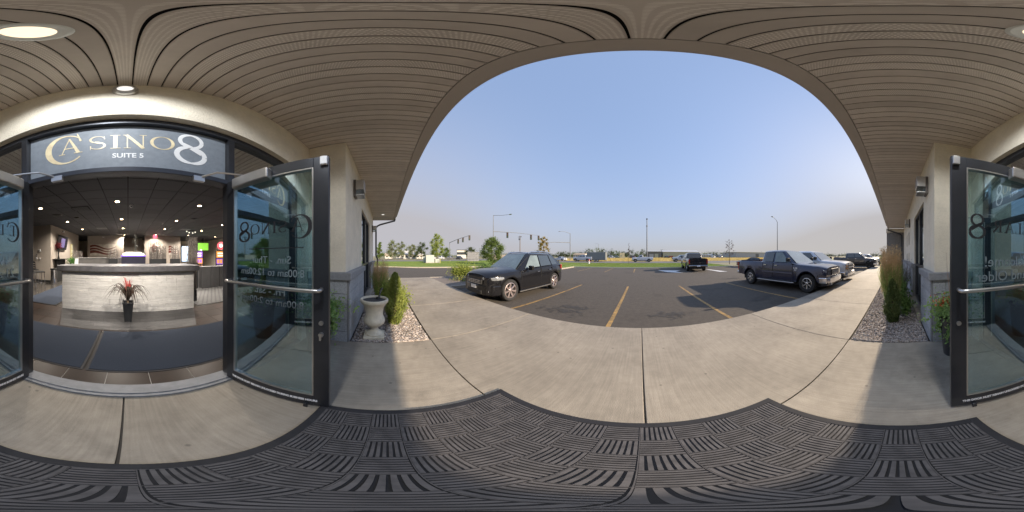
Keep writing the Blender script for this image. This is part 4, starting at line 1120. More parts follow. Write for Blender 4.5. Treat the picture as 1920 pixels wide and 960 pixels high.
# bar stools, cylinder bin, flower vase at left
def stool(x, y, rz, lab):
    t = thing('bar_stool', lab, 'bar stool', (x, y, 0), rz, 'ladder back bar stools at the left')
    for a_, c_ in ((-.18, -.18), (.18, -.18), (-.18, .18), (.18, .18)): MB().tube([(a_*1.15, c_*1.15, 0), (a_, c_, .72)], .014, 6).build('leg', CHROME, t)
    b = MB(); b.box(-.21, .21, -.21, .21, .72, .77); b.build('seat', BLACKM, t, bevel=0.015)
    for a_ in (-.19, .19): MB().tube([(a_, -.19, .77), (a_, -.24, 1.18)], .014, 6).build('back_post', CHROME, t)
    for k in range(4): MB().box(-.18, .18, -.235 - .002*k, -.215, .86 + .09*k, .90 + .09*k).build('back_slat', BLACKM, t)
    b = MB(); 
    for (p, q_) in (((-.2, -.2, .28), (.2, -.2, .28)), ((-.2, .2, .28), (.2, .2, .28)), ((-.2, -.2, .3), (-.2, .2, .3)), ((.2, -.2, .3), (.2, .2, .3))): b.cyl(p, q_, .01, n=6)
    b.build('footrest', CHROME, t)
stool(3.62, -5.95, R(140), 'black ladder back bar stool closest to the taupe wall corner'); stool(3.78, -5.45, R(100), 'black ladder back bar stool partly hidden by the left door')
stool(4.45, -6.75, R(60), 'black bar stool behind the other two at the left')
t = thing('cylinder_bin', 'chrome cylinder bin with black top beside the counter end', 'bin', (3.62, -7.4, 0))
MB().cyl((0, 0, 0), (0, 0, .72), .17, n=24).build('bin_body', CHROME, t, smooth=40); MB().lathe([(.18, .721), (.19, .75), (.18, .79), (.10, .79), (.09, .75)], n=24).build('bin_lid', BLACKM, t, smooth=40)
t = thing('side_shelf', 'black ledge with a vase along the television wall', 'shelf', (3.75, -8.6, 0)); MB().box(-.2, .2, -.7, .7, 1.22, 1.26).build('shelf_board', BLACKM, t); MB().box(-.03, .03, -.6, .6, 0, 1.22).build('shelf_panel', BLACKM, t)
t = thing('flower_vase', 'tall black vase of dark red flowers on the ledge by the television wall', 'vase', (3.72, -8.2, 1.26))
MB().lathe([(.06, 0), (.07, .02), (.025, .2), (.05, .42), (.09, .58), (.075, .58), (.03, .4)], n=16).build('vase_body', BLACKM, t, smooth=60)
c_ = np.random.default_rng(9).normal(size=(260, 3)) * np.array([.085, .085, .10]) + np.array([0, 0, .74])
put('flowers', leaf_mesh('flowers', c_, .07, leafmat('dark_red_flower', (0.10, 0.015, 0.02), (0.22, 0.03, 0.04)), np.random.default_rng(2)), t)
t = thing('desk_plant', 'small green plant beside a tilted white card at the left end of the counter', 'plant', (1.55, -4.55, 1.183))
c_ = np.random.default_rng(9).normal(size=(180, 3)) * np.array([.05, .05, .05]) + np.array([0.1, 0, .09]); put('foliage', leaf_mesh('foliage', c_, .05, leafmat('desk_green', (0.05, 0.16, 0.03), (0.12, 0.3, 0.06)), np.random.default_rng(2)), t)
tag(MB().slab([(1.42, -4.5, 1.183), (1.54, -4.5, 1.183), (1.53, -4.56, 1.35), (1.43, -4.56, 1.35)], .008).build('table_card', WHITE_L), 'tilted white card standing on the left end of the stone counter top', 'card')

# ================================================================== PLANTS BY THE WALL
G1 = leafmat('juniper_green', (0.08, 0.125, 0.04), (0.19, 0.23, 0.08), 6)
G1B = leafmat('juniper_yellow', (0.20, 0.22, 0.05), (0.32, 0.34, 0.08), 6)
G2 = leafmat('shrub_green', (0.09, 0.17, 0.04), (0.22, 0.32, 0.10), 4)
G3 = leafmat('yellow_green_shrub', (0.17, 0.23, 0.04), (0.36, 0.40, 0.09), 4)
BARK = world_coords(mat('bark', (0.12, 0.085, 0.06), 0.9, var=0.3, scale=20, bump=0.5, bscale=60))
STALK = leafmat('reed_green', (0.20, 0.33, 0.07), (0.42, 0.54, 0.16), 5)
PLUME = leafmat('reed_plume', (0.60, 0.42, 0.22), (0.85, 0.64, 0.38), 5)
PLUMG = leafmat('purple_grey_plume', (0.17, 0.15, 0.16), (0.32, 0.28, 0.27), 5)

def cloud(rg, n, blobs):
    """points in a union of soft blobs (cx,cy,cz,rx,ry,rz)"""
    w = np.array([b[3]*b[4]*b[5] for b in blobs]) ** 0.66; w /= w.sum()
    idx = rg.choice(len(blobs), n, p=w); B = np.array(blobs)[idx]
    d = rg.normal(size=(n, 3)); d /= np.linalg.norm(d, axis=1)[:, None]
    r = np.minimum(np.abs(rg.normal(size=n)) * .62, 1.5)
    return B[:, :3] + d * r[:, None] * B[:, 3:6]

def bush(name, label, cat, x, y, z, blobs, n, size, m, seed, stems=3, group=None, aspect=0.55):
    rg = np.random.default_rng(seed); t = thing(name, label, cat, (x, y, z), 0, group)
    P = cloud(rg, n, blobs)
    P[:, 2] = np.maximum(P[:, 2], 0.02)
    put('foliage', leaf_mesh('foliage', P, size, m, rg, aspect), t)
    b = MB(); top = max(q[2] for q in blobs)
    for i in range(stems):
        q = blobs[i % len(blobs)]; b.tube([(rg.normal()*.03, rg.normal()*.03, 0), (q[0]*.5, q[1]*.5, q[2]*.5), (q[0], q[1], q[2])], [.018, .012, .005], 5)
    b.build('stem', BARK, t); return t

def conifer(label, x, y, h, r, seed, m=G1, n=4200):
    rg = np.random.default_rng(seed); t = thing('columnar_juniper', label, 'shrub', (x, y, -0.01))
    s = rg.random(n); z = 0.03 + h * s
    prof = r * np.minimum(1, 0.55 + 1.6 * s) * np.clip(1.35 * (1 - s) ** 0.55, 0, 1)
    a = rg.random(n) * 2 * PI; prof = prof * (1 + 0.16 * np.sin(3 * a + 9 * s) + 0.10 * np.sin(7 * a - 21 * s))
    rr_ = prof * (0.40 + 0.55 * rg.random(n) ** 0.5 + 0.28 * (rg.random(n) > .8) * rg.random(n))
    P = np.c_[rr_ * np.cos(a), rr_ * np.sin(a), z]
    sp = np.c_[np.cos(a) * .5, np.sin(a) * .5, np.full(n, 1.3)]
    put('foliage', leaf_mesh('foliage', P, 0.06, m, rg, 0.24, 0.0, sp), t)
    MB().tube([(0, 0, 0), (0.01, 0, h * .5), (0, 0, h * .85)], [.03, .02, .006], 6).build('trunk', BARK, t)
    return t

def reed(label, x, y, h, r, n, seed, plume, green=STALK, hplume=0.35, cat='ornamental grass'):
    rg = np.random.default_rng(seed); t = thing('feather_reed_grass', label, cat, (x, y, -0.01))
    def strip(n, hh, lean, w, seg=5):
        Vs = []; Fs = []; o = 0
        a = rg.random(n) * 2 * PI; r0 = r * 0.35 * np.sqrt(rg.random(n)); L = lean * (0.2 + 0.8 * rg.random(n)); H = hh * (0.65 + 0.35 * rg.random(n))
        tips = []
        for i in range(n):
            ca, sa = math.cos(a[i]), math.sin(a[i]); wa = rg.random() * PI; cx, cy = math.cos(wa) * w, math.sin(wa) * w
            for k in range(seg + 1):
                s = k / seg; d = r0[i] + L[i] * s ** 1.8; ww = 1 - s * 0.75; z = H[i] * s - 0.12 * L[i] * s * s
                Vs += [(d*ca - cx*ww, d*sa - cy*ww, z), (d*ca + cx*ww, d*sa + cy*ww, z)]
            tips.append((d*ca, d*sa, z))
            for k in range(seg): Fs.append((o+2*k, o+2*k+1, o+2*k+3, o+2*k+2))
            o += 2 * (seg + 1)
        return Vs, Fs, tips
    V, F, _ = strip(n, h * 0.72, r * 1.0, 0.0045); put('blades', np_mesh('blades', V, F, green, 4), t)
    V, F, tips = strip(n // 3, h * (1 - hplume * .5), r * 0.75, 0.003)
    put('stalks', np_mesh('stalks', V, F, plume, 4), t)
    T = np.array(tips); P = np.repeat(T, 26, axis=0); s = rg.random(len(P))
    P[:, 2] += (s - 0.65) * h * hplume; P[:, :2] *= (1 + (s - .5)[:, None] * 0.12)
    P += rg.normal(size=P.shape) * np.array([.006, .006, .003])
    put('plumes', leaf_mesh('plumes', P, 0.028, plume, rg, 0.25, 1.6), t); return t

# left bed
STONE = mat('cast_stone', (0.66, 0.61, 0.50), 0.85, var=0.12, scale=14, bump=0.25, bscale=120, stain=0.12)
t = thing('stone_urn', 'cream cast stone urn ash receptacle on a square plinth in the gravel', 'urn', (-2.66, -0.16, -0.01))
MB().box(-.165, .165, -.165, .165, 0, .06).build('plinth', STONE, t, bevel=0.006)
prof = [(.135, .061), (.14, .08), (.125, .10), (.09, .125), (.068, .165), (.066, .20), (.085, .225), (.125, .245), (.165, .28), (.178, .33), (.168, .37), (.148, .41), (.142, .47), (.15, .54), (.172, .60), (.205, .645), (.225, .665), (.232, .685), (.230, .71), (.215, .722), (.196, .715), (.188, .69), (.188, .66)]
MB().lathe(prof, n=40).build('urn_body', STONE, t, smooth=35)
MB().lathe([(.187, .672), (.187, .69), (.05, .688), (.0005, .688)], n=32).build('ash_tray', mat('dark_sand', (0.05, 0.05, 0.055), 0.9, var=0.6, scale=60), t)
b = MB(); b.sphere((-.10, .06, .70), .045, sc=(1, 1, .6)); b.tube([(-.12, .07, .71), (-.16, .10, .80), (-.20, .13, .86)], [.014, .016, .02], 8)
tag(b.build('ash_scoop', mat('black_plastic', (0.02, 0.02, 0.02), 0.3), smooth=60, loc=(-2.66, -0.16, -0.01)), 'small black scoop resting in the top of the stone urn', 'scoop')
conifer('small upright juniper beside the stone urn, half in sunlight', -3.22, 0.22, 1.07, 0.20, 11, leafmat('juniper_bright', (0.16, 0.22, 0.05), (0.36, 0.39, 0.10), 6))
bush('golden_shrub', 'yellow-green spreading shrub behind the urn and juniper', 'shrub', -4.15, 0.16, 0, [(0, 0, .35, .32, .32, .33), (.1, .25, .45, .25, .25, .25), (-.2, -.1, .5, .28, .25, .25), (.2, .3, .3, .3, .2, .2)], 3400, .055, G3, 12)
reed('narrow clump of feather reed grass with tan plumes behind the golden shrub', -4.7, -0.12, 1.46, 0.26, 900, 13, PLUME)
bush('flowering_shrub', 'small green shrub at the far end of the left gravel bed', 'shrub', -6.8, 0.2, 0, [(0, 0, .25, .35, .3, .28)], 1200, .06, G2, 14)
# right bed
conifer('dark columnar juniper in the right gravel bed in front of the reed grass', 3.32, 0.07, 0.92, 0.175, 21)
reed('tall feather reed grass with glowing tan plumes in the right gravel bed', 3.75, 0.12, 1.80, 0.25, 2200, 22, PLUME)
reed('grey purple plumed grass behind the tan reed grass on the right', 5.7, -0.12, 1.50, 0.50, 500, 23, PLUMG, leafmat('dull_green', (0.08, 0.12, 0.05), (0.14, 0.18, 0.08), 5))
bush('leafy_shrub', 'low leafy green shrub between the reed grass and the large right window', 'shrub', 3.95, -0.25, 0, [(0, 0, .22, .3, .18, .2), (.2, .1, .35, .15, .15, .12), (-.35, 0.05, .2, .18, .15, .12)], 800, .085, G2, 24)
bush('leafy_shrub', 'green shrub further back beside the purple plumed grass', 'shrub', 5.0, -0.2, 0, [(0, 0, .35, .3, .2, .35)], 1000, .08, G2, 25)
bush('leafy_shrub', 'green shrub near the grey block wing at the end of the right bed', 'shrub', 8.6, 0.05, 0, [(0, 0, .4, .5, .4, .4)], 1200, .09, G2, 26)
# planters beside the doors
def planter(label, x, y, seed, flowers):
    t = thing('flower_planter', label, 'planter', (x, y, 0.0)); rg = np.random.default_rng(seed)
    MB().lathe([(.13, 0), (.14, .02), (.19, .58), (.205, .59), (.205, .62), (.18, .62), (.17, .58)], n=28).build('pot', PLB, t, smooth=40)
    P = cloud(rg, 2600, [(0, 0, .64, .30, .30, .18), (.1, .10, .55, .26, .28, .17), (-.1, .1, .58, .26, .28, .17), (.0, .2, .36, .09, .08, .26), (-.16, .12, .30, .07, .07, .22), (.18, .1, .42, .08, .08, .2)])
    P[:, 2] += .14; P[:, 2] = np.minimum(P[:, 2], 1.05)
    put('foliage', leaf_mesh('foliage', P, .042, leafmat('planter_green', (0.18, 0.33, 0.09), (0.42, 0.56, 0.22), 8), rg, .6), t)
    F = cloud(rg, 240, [(0.0, 0.0, .86, .2, .2, .06), (.05, .1, .80, .2, .18, .08)])
    if flowers: put('flowers', leaf_mesh('flowers', F, .035, leafmat('orange_flower', (0.60, 0.12, 0.05), (0.75, 0.25, 0.12), 8), rg, .8), t)
    b = MB(); q = random.Random(seed)
    for i in range(7):
        a = q.uniform(0, 2*PI); b.tube([(0, 0, .5), (.06*math.cos(a), .06*math.sin(a), .85), (.13*math.cos(a), .13*math.sin(a), 1.15 + q.uniform(0, .35))], [.003, .0022, .001], 4)
    b.build('dry_stems', mat('dry_stem', (0.35, 0.22, 0.15), 0.8), t)
planter('dark planter of trailing pale green foliage behind the left open door', -1.98, -0.84, 31, False)
planter('dark planter of green foliage topped with orange flowers by the right open door', 1.99, -0.74, 32, True)

# ================================================================== VEHICLES
RUBT = mat('tyre_rubber', (0.025, 0.025, 0.026), 0.8, var=0.15)
ALLOY = mat('alloy_rim', (0.62, 0.60, 0.58), 0.25, metal=0.85, var=0.05)
CARG = mat('car_glass', (0.035, 0.045, 0.05), 0.05, spec=0.9, coat=1.0, var=0.05)
CARG_L = mat('light_car_glass', (0.16, 0.20, 0.20), 0.06, spec=0.9, coat=1.0, var=0.35, scale=1.5)
BLKP = mat('black_trim_plastic', (0.02, 0.02, 0.02), 0.55)
HEADL = mat('headlight_lens', (0.36, 0.38, 0.40), 0.08, metal=0.35, coat=1, var=0.3, scale=12)
HEADD = mat('smoked_headlight', (0.10, 0.10, 0.11), 0.08, coat=1, var=0.4, scale=12)
TAILL = mat('red_tail_lens', (0.42, 0.02, 0.02), 0.12, coat=1, var=0.3, scale=12)
AMB = mat('amber_lens', (0.55, 0.22, 0.03), 0.15, coat=1)
def paint(name, c, metal=0.3, rough=0.28): return mat(name, c, rough, metal=metal, var=0.05, scale=1.5, coat=1.0)
_wh = {}
def wheel_meshes(r, wd, spokes, rimr, rm, dark=BLKP):
    key = (r, wd, spokes, rimr, rm.name)
    if key in _wh: return _wh[key]
    h = wd / 2
    ty = MB().lathe([(rimr, -h*.85), (rimr + .02, -h), (r - .035, -h), (r - .006, -h*.72), (r, -h*.4), (r, h*.4), (r - .006, h*.72), (r - .035, h), (rimr + .02, h), (rimr, h*.85)], axis='y', n=36, closed=True).mesh('wheel', RUBT, 35)
    b = MB(); b.lathe([(rimr, h*.85), (rimr - .02, h*.90), (rimr - .03, h*.70), (rimr - .03, h*.1), (rimr - .01, -h*.8), (rimr, -h*.8)], axis='y', n=36, closed=True)
    for k in range(spokes):
        a = 2*PI*k/spokes
        M = Matrix.Rotation(a, 4, 'Y')
        b.add([(-.028, h*.62, .05), (.028, h*.62, .05), (.036, h*.80, rimr - .02), (-.036, h*.80, rimr - .02), (-.020, h*.80, .05), (.020, h*.80, .05), (.022, h*.93, rimr - .02), (-.022, h*.93, rimr - .02)],
              [(0, 1, 2, 3), (4, 7, 6, 5), (0, 4, 5, 1), (1, 5, 6, 2), (2, 6, 7, 3), (3, 7, 4, 0)], M)
    b.lathe([(.062, h*.6), (.062, h*.84), (.045, h*.90), (.01, h*.91)], axis='y', n=18)
    rim = b.mesh('rim', rm, 35)
    dk = MB().lathe([(rimr - .031, h*.12), (rimr - .031, h*.30), (.01, h*.32), (.01, h*.10)], axis='y', n=24).mesh('brake_disc', dark)
    _wh[key] = (ty, rim, dk); return _wh[key]

def interp(keys, x):
    if x <= keys[0][0]: return keys[0][1]
    for (a, va), (b_, vb) in zip(keys, keys[1:]):
        if x <= b_:
            s = (x - a) / (b_ - a); s = s if True else s; return va + (vb - va) * s
    return keys[-1][1]

def vehicle(name, label, cat, loc, rz, P, body_m, detail=2, group=None):
    """P: dict of proportions; local +x forward, origin on the ground midway between the axles"""
    t = thing(name, label, cat, loc, rz, group)
    wb, hw, r = P['wb'], P['hw'], P['r']; xf, xb = P['xf'], P['xb']
    ax = (wb/2, -wb/2); Ra = r + P.get('gap', .07)
    top = P['top']; base = P['base']; bed = P.get('bed')
    xs = set([xf, xb] + [k for k, _ in top] + [k for k, _ in base] + [k for k, _ in P['wid']])
    for a in ax:
        for k in range(-10, 11): xs.add(a + Ra * math.sin(k * PI/20))
        xs.add(a + Ra + .004); xs.add(a - Ra - .004)
    x = xb
    while x < xf: xs.add(x); x += 0.18
    xs = sorted(q for q in xs if xb <= q <= xf); xs2 = [xs[0]]
    for q in xs[1:]:
        if q - xs2[-1] > 0.003: xs2.append(q)
    xs = xs2
    if bed: xs = sorted(set(xs + [bed[0] + .001, bed[1] - .001]))
    crown = P.get('crown', .05)
    def side(x):
        w = hw * interp(P['wid'], x); zt = interp(top, x); zb = interp(base, x)
        fl = 0
        for a in ax:
            d = abs(x - a)
            if d <= Ra: zb = max(zb, r + math.sqrt(max(0, Ra*Ra - d*d)))
            if d < Ra + .12: fl = max(fl, P.get('flare', .03) * (1 if d <= Ra else 1 - (d - Ra)/.12))
        return w, zt, zb, fl
    def ring(x):
        w, zt, zb, fl = side(x); m1 = min(zt - .16, max(zb + .05, zb + (zt - zb) * .10))
        mid = zb + (zt - zb) * .55; mid = min(mid, zt - .10)
        pts = [(w - .05, zb), (w - .015 + fl, zb + .015), (w + .0 + fl, m1), (w + .004 + fl * .4, mid), (w - .02, zt - .07), (w - .05, zt - .015)]
        inbed = bed and bed[0] < x < bed[1]
        if inbed: pts += [(w - .065, zt), (w - .13, zt), (w - .135, P['bedz']), (w * .5, P['bedz']), (0, P['bedz'])]
        else: pts += [(w - .09, zt + .005), (w - .20, zt + crown * .45), (w * .62, zt + crown * .75), (w * .3, zt + crown * .95), (0, zt + crown)]
        return pts
    rings = [[(x, p[0], p[1]) for p in ring(x)] for x in xs]
    n = len(rings[0]); V = []; F = []
    for rg_ in rings: V += rg_ + [(q[0], -q[1], q[2]) for q in reversed(rg_[:-1])]
    m = 2*n - 1
    for i in range(len(xs) - 1):
        for k in range(m - 1): F.append((i*m+k, i*m+k+1, (i+1)*m+k+1, (i+1)*m+k))
    F.append(tuple(range(m))); F.append(tuple(range((len(xs)-1)*m, len(xs)*m)))
    b = MB(); b.add(V, F); body = b.build('body', body_m, t, smooth=32)
    def side_y(x, z):
        q = ring(x)[:6]
        for (y0, z0), (y1, z1) in zip(q[1:], q[2:]):
            if z <= z1: return y0 + (y1 - y0) * (z - z0) / max(1e-4, z1 - z0)
        return q[-1][0]
    # dark chassis
    zlow = .26 if cat != 'car' else .2
    b = MB(); cw = hw - .28; b.box(xb + .25, xf - .25, -cw, cw, zlow, min(interp(top, xf - .3) - .12, P.get('bedz', 9) - .03)); b.build('chassis', BLKP, t)
    # wheels
    ty, rim, dk = wheel_meshes(r, P.get('ww', .23), P.get('spokes', 5), r * P.get('rimk', .62), P.get('rimm', ALLOY))
    for a in ax:
        for s in (1, -1):
            w_ = put('wheel', ty, t, (a, s * (hw - .115), r), (0, 0, 0 if s > 0 else PI))
            put('rim', rim, w_); 
            if detail > 1: put('brake_disc', dk, w_)
    # cab
    c = P['cab']   # (front base x, front roof x, rear roof x, rear base x, belt z front, belt z rear, roof z, base half width, roof half width)
    fb, fr, rr_, rb, zf, zr, zroof, wbse, wrf = c
    ze = zroof - .07
    def sidept(xx_base, xx_roof, zb_, s, u):   # u 0..1 up the side
        return Vector((xx_base + (xx_roof - xx_base) * u, s * (wbse + (wrf - wbse) * u), zb_ + (ze - zb_) * u))
    b = MB(); V = []
    for s in (1, -1):
        V += [(fb, s*wbse*.93, zf - .05), (fb - .16, s*wbse, zf - .05), (rb, s*wbse*.95, zr - .05), (rb + .10, s*wbse, zr - .05)]
        V += [(fr, s*wrf*.86, ze), (fr - .10, s*wrf, ze - .02), (rr_, s*wrf*.86, ze), (rr_ + .10, s*wrf, ze - .02)]
        V += [(fr - .22, s*wrf*.72, zroof - .012), ((fr + rr_)/2, s*wrf*.72, zroof), (rr_ + .15, s*wrf*.72, zroof - .02)]
        V += [((fr + rr_)/2, s*wrf, ze - .005)]
    o = 12
    F = []
    for q in (0, o): F += [(q+0, q+1, q+5, q+4), (q+1, q+3, q+7, q+11, q+5), (q+3, q+2, q+6, q+7), (q+4, q+5, q+8), (q+5, q+11, q+9, q+8), (q+11, q+7, q+10, q+9), (q+7, q+6, q+10)]
    F += [(0, 4, 4+o, o), (2, 6, 6+o, 2+o), (4, 8, 8+o, 4+o), (8, 9, 9+o, 8+o), (9, 10, 10+o, 9+o), (10, 6, 6+o, 10+o)]
    b.add(V, F); cabo = b.build('cab', P.get('cabm', body_m), t, smooth=45, bevel=0.02)
    # panes
    gl = P.get('glass', CARG); g2 = P.get('glass2', gl)
    def quad(a_, b_, c_, d_, m_, nm, inset=.05, up=.008, thick=.006, par=None):
        Q = [Vector(a_), Vector(b_), Vector(c_), Vector(d_)]; ce = sum(Q, Vector()) / 4
        nrm = (Q[1] - Q[0]).cross(Q[3] - Q[0]).normalized()
        if nrm.dot(ce - Vector(((fr + rr_)/2, 0, zf))) < 0: nrm = -nrm
        Q2 = []
        for i in range(4):
            e1 = (Q[(i+1) % 4] - Q[i]).normalized(); e2 = (Q[i-1] - Q[i]).normalized(); Q2.append(Q[i] + (e1 + e2) * inset + nrm * up)
        MB().slab(Q2, thick if (Q2[1]-Q2[0]).cross(Q2[3]-Q2[0]).dot(nrm) > 0 else -thick).build(nm, m_, par or t)
    quad((fb, wbse*.93, zf - .02), (fb, -wbse*.93, zf - .02), (fr, -wrf*.86, ze), (fr, wrf*.86, ze), P.get('wsm', gl), 'windshield', .035)
    quad((rb, wbse*.95, zr + .02), (rb, -wbse*.95, zr + .02), (rr_, -wrf*.86, ze), (rr_, wrf*.86, ze), g2, 'rear_window', .05)
    for s in (1, -1):
        w0 = P['win']
        def sp(xb_, u, zc=None):   # point on side plane at belt fraction xb_ (x), height u
            zb_ = zf + (zr - zf) * (fb - xb_) / (fb - rb); y = wbse + (wrf - wbse) * u
            return Vector((xb_, s * y, zb_ + (ze - zb_) * u))
        for k, (a0, a1, c0, c1) in enumerate(w0):     # belt from a0 to a1 (front to back), roof from c0 to c1
            q = [sp(a0, .06), sp(a1, .06), sp(c1, .90), sp(c0, .90)]
            if s < 0: q = q[::-1]
            pts = [p + Vector((0, s * .012, 0)) for p in q]
            MB().slab(pts, -.012).build('side_window', P.get('sidem', [gl]*9)[k] if 'sidem' in P else gl, t)
            if P.get('wchrome'): pass
        # doors: seams as recessed dark lines, raised panel, handles
        for k, (d0, d1) in enumerate(P['doors']):
            z0 = P['dz0']; z1 = interp(top, (d0 + d1)/2) - .035
            V = []; F = []; nx_, nz_ = 5, 5
            for i in range(nx_ + 1):
                for j in range(nz_ + 1):
                    xx = d0 + (d1 - d0) * i / nx_; zc = z0 + (z1 - z0) * j / nz_
                    V.append((xx, s * (side_y(xx, zc) + .007), zc))
            # rim of the panel falls back to the body so it has a real edge
            ring_i = [i*(nz_+1) for i in range(nx_+1)] + [nx_*(nz_+1)+j for j in range(1, nz_+1)] + [i*(nz_+1)+nz_ for i in range(nx_-1, -1, -1)] + [j for j in range(nz_-1, 0, -1)]
            for i in range(nx_):
                for j in range(nz_): F.append((i*(nz_+1)+j, (i+1)*(nz_+1)+j, (i+1)*(nz_+1)+j+1, i*(nz_+1)+j+1))
            base_i = len(V)
            for i in ring_i: V.append((V[i][0], V[i][1] - s * .02, V[i][2]))
            for q in range(len(ring_i)): F.append((ring_i[q], ring_i[(q+1) % len(ring_i)], base_i + (q+1) % len(ring_i), base_i + q))
            dr = MB().add(V, F).build('door', body_m, t, smooth=30)
            if detail > 0:
                hx = min(d0, d1) + .12; hz_ = z1 - .10; y = side_y(hx, hz_)
                bb = MB(); bb.box(hx - .01, hx + .16, min(s*(y+.01), s*(y+.04)), max(s*(y+.01), s*(y+.04)), hz_ - .018, hz_ + .018); bb.build('handle', P.get('handm', CHROME), dr, bevel=.006)
        if detail > 1:     # dark seams round the doors
            bb = MB()
            for d0, d1 in P['doors']:
                z0 = P['dz0']; z1 = interp(top, (d0 + d1)/2) - .035
                for xx in (d0, d1):
                    pts = [(xx, s * (side_y(xx, z0 + (z1 - z0)*j/6) + .002), z0 + (z1 - z0)*j/6) for j in range(7)]
                    for (p, q) in zip(pts, pts[1:]): bb.box(p[0] - .006, p[0] + .006, min(p[1], q[1]) - .003, max(p[1], q[1]) + .003, p[2], q[2])
            bb.build('door_seam', BLKP, t)
        # mirror
        mxp = P['mirror']; y = wbse
        bb = MB(); bb.box(mxp[0] - .05, mxp[0] + .06, min(s*(y + .10), s*(y + .29)), max(s*(y + .10), s*(y + .29)), mxp[1] - .085, mxp[1] + .085); bb.box(mxp[0] - .03, mxp[0] + .03, min(s*(y - .02), s*(y + .10)), max(s*(y - .02), s*(y + .10)), mxp[1] - .07, mxp[1] - .03)
        bb.build('mirror', P.get('mirm', BLKP), t, bevel=.03)
        # arch lips
        if P.get('lip'):
            for a in ax:
                bb = MB(); pts = []
                for k in range(0, 19):
                    an = PI * k / 18; xx = a + (Ra + .015) * math.cos(an); zz_ = r + (Ra + .015) * math.sin(an)
                    if zz_ < interp(base, xx) + .03: zz_ = interp(base, xx) + .03
                    pts.append((xx, s * (side(min(max(xx, xb), xf))[0] + P.get('flare', .03) + .004), zz_))
                bb.tube(pts, .028, 6); bb.build('wheel_arch_trim', P['lip'], t, smooth=60)
        if P.get('step'):
            bb = MB(); y = hw - .02; bb.box(-wb/2 + Ra + .15, wb/2 - Ra - .12, min(s*(y-.06), s*(y+.10)), max(s*(y-.06), s*(y+.10)), .36, .41); bb.build('running_board', P['step'], t, bevel=.015)
        if P.get('mould'):
            bb = MB(); z0 = P['mould'][0]
            for d0, d1 in P['mould'][2]:
                N = 6
                for i in range(N):
                    xa = d0 + (d1 - d0)*i/N; xc = d0 + (d1 - d0)*(i+1)/N; y = side_y((xa+xc)/2, z0) ; bb.box(min(xa, xc), max(xa, xc), min(s*y, s*(y + .022)), max(s*y, s*(y + .022)), z0 - .03, z0 + .03)
            bb.build('side_moulding', P['mould'][1], t)
    return t, side_y, ring

_veh = vehicle
def vehicle(name, label, cat, loc, rz, P, body_m, detail=2, group=None):
    P = dict(P)
    if P.get('bm') is None: P['bm'] = body_m
    r_ = _veh(name, label, cat, loc, rz, P, body_m, detail, group)
    if detail == 0: front_end(r_[0], P, 'f' if P.get('bed') else 'c')
    return r_
def fbox(t, name, m, x0, x1, y0, y1, z0, z1, bevel=0.01): return MB().box(x0, x1, y0, y1, z0, z1).build(name, m, t, bevel=bevel)

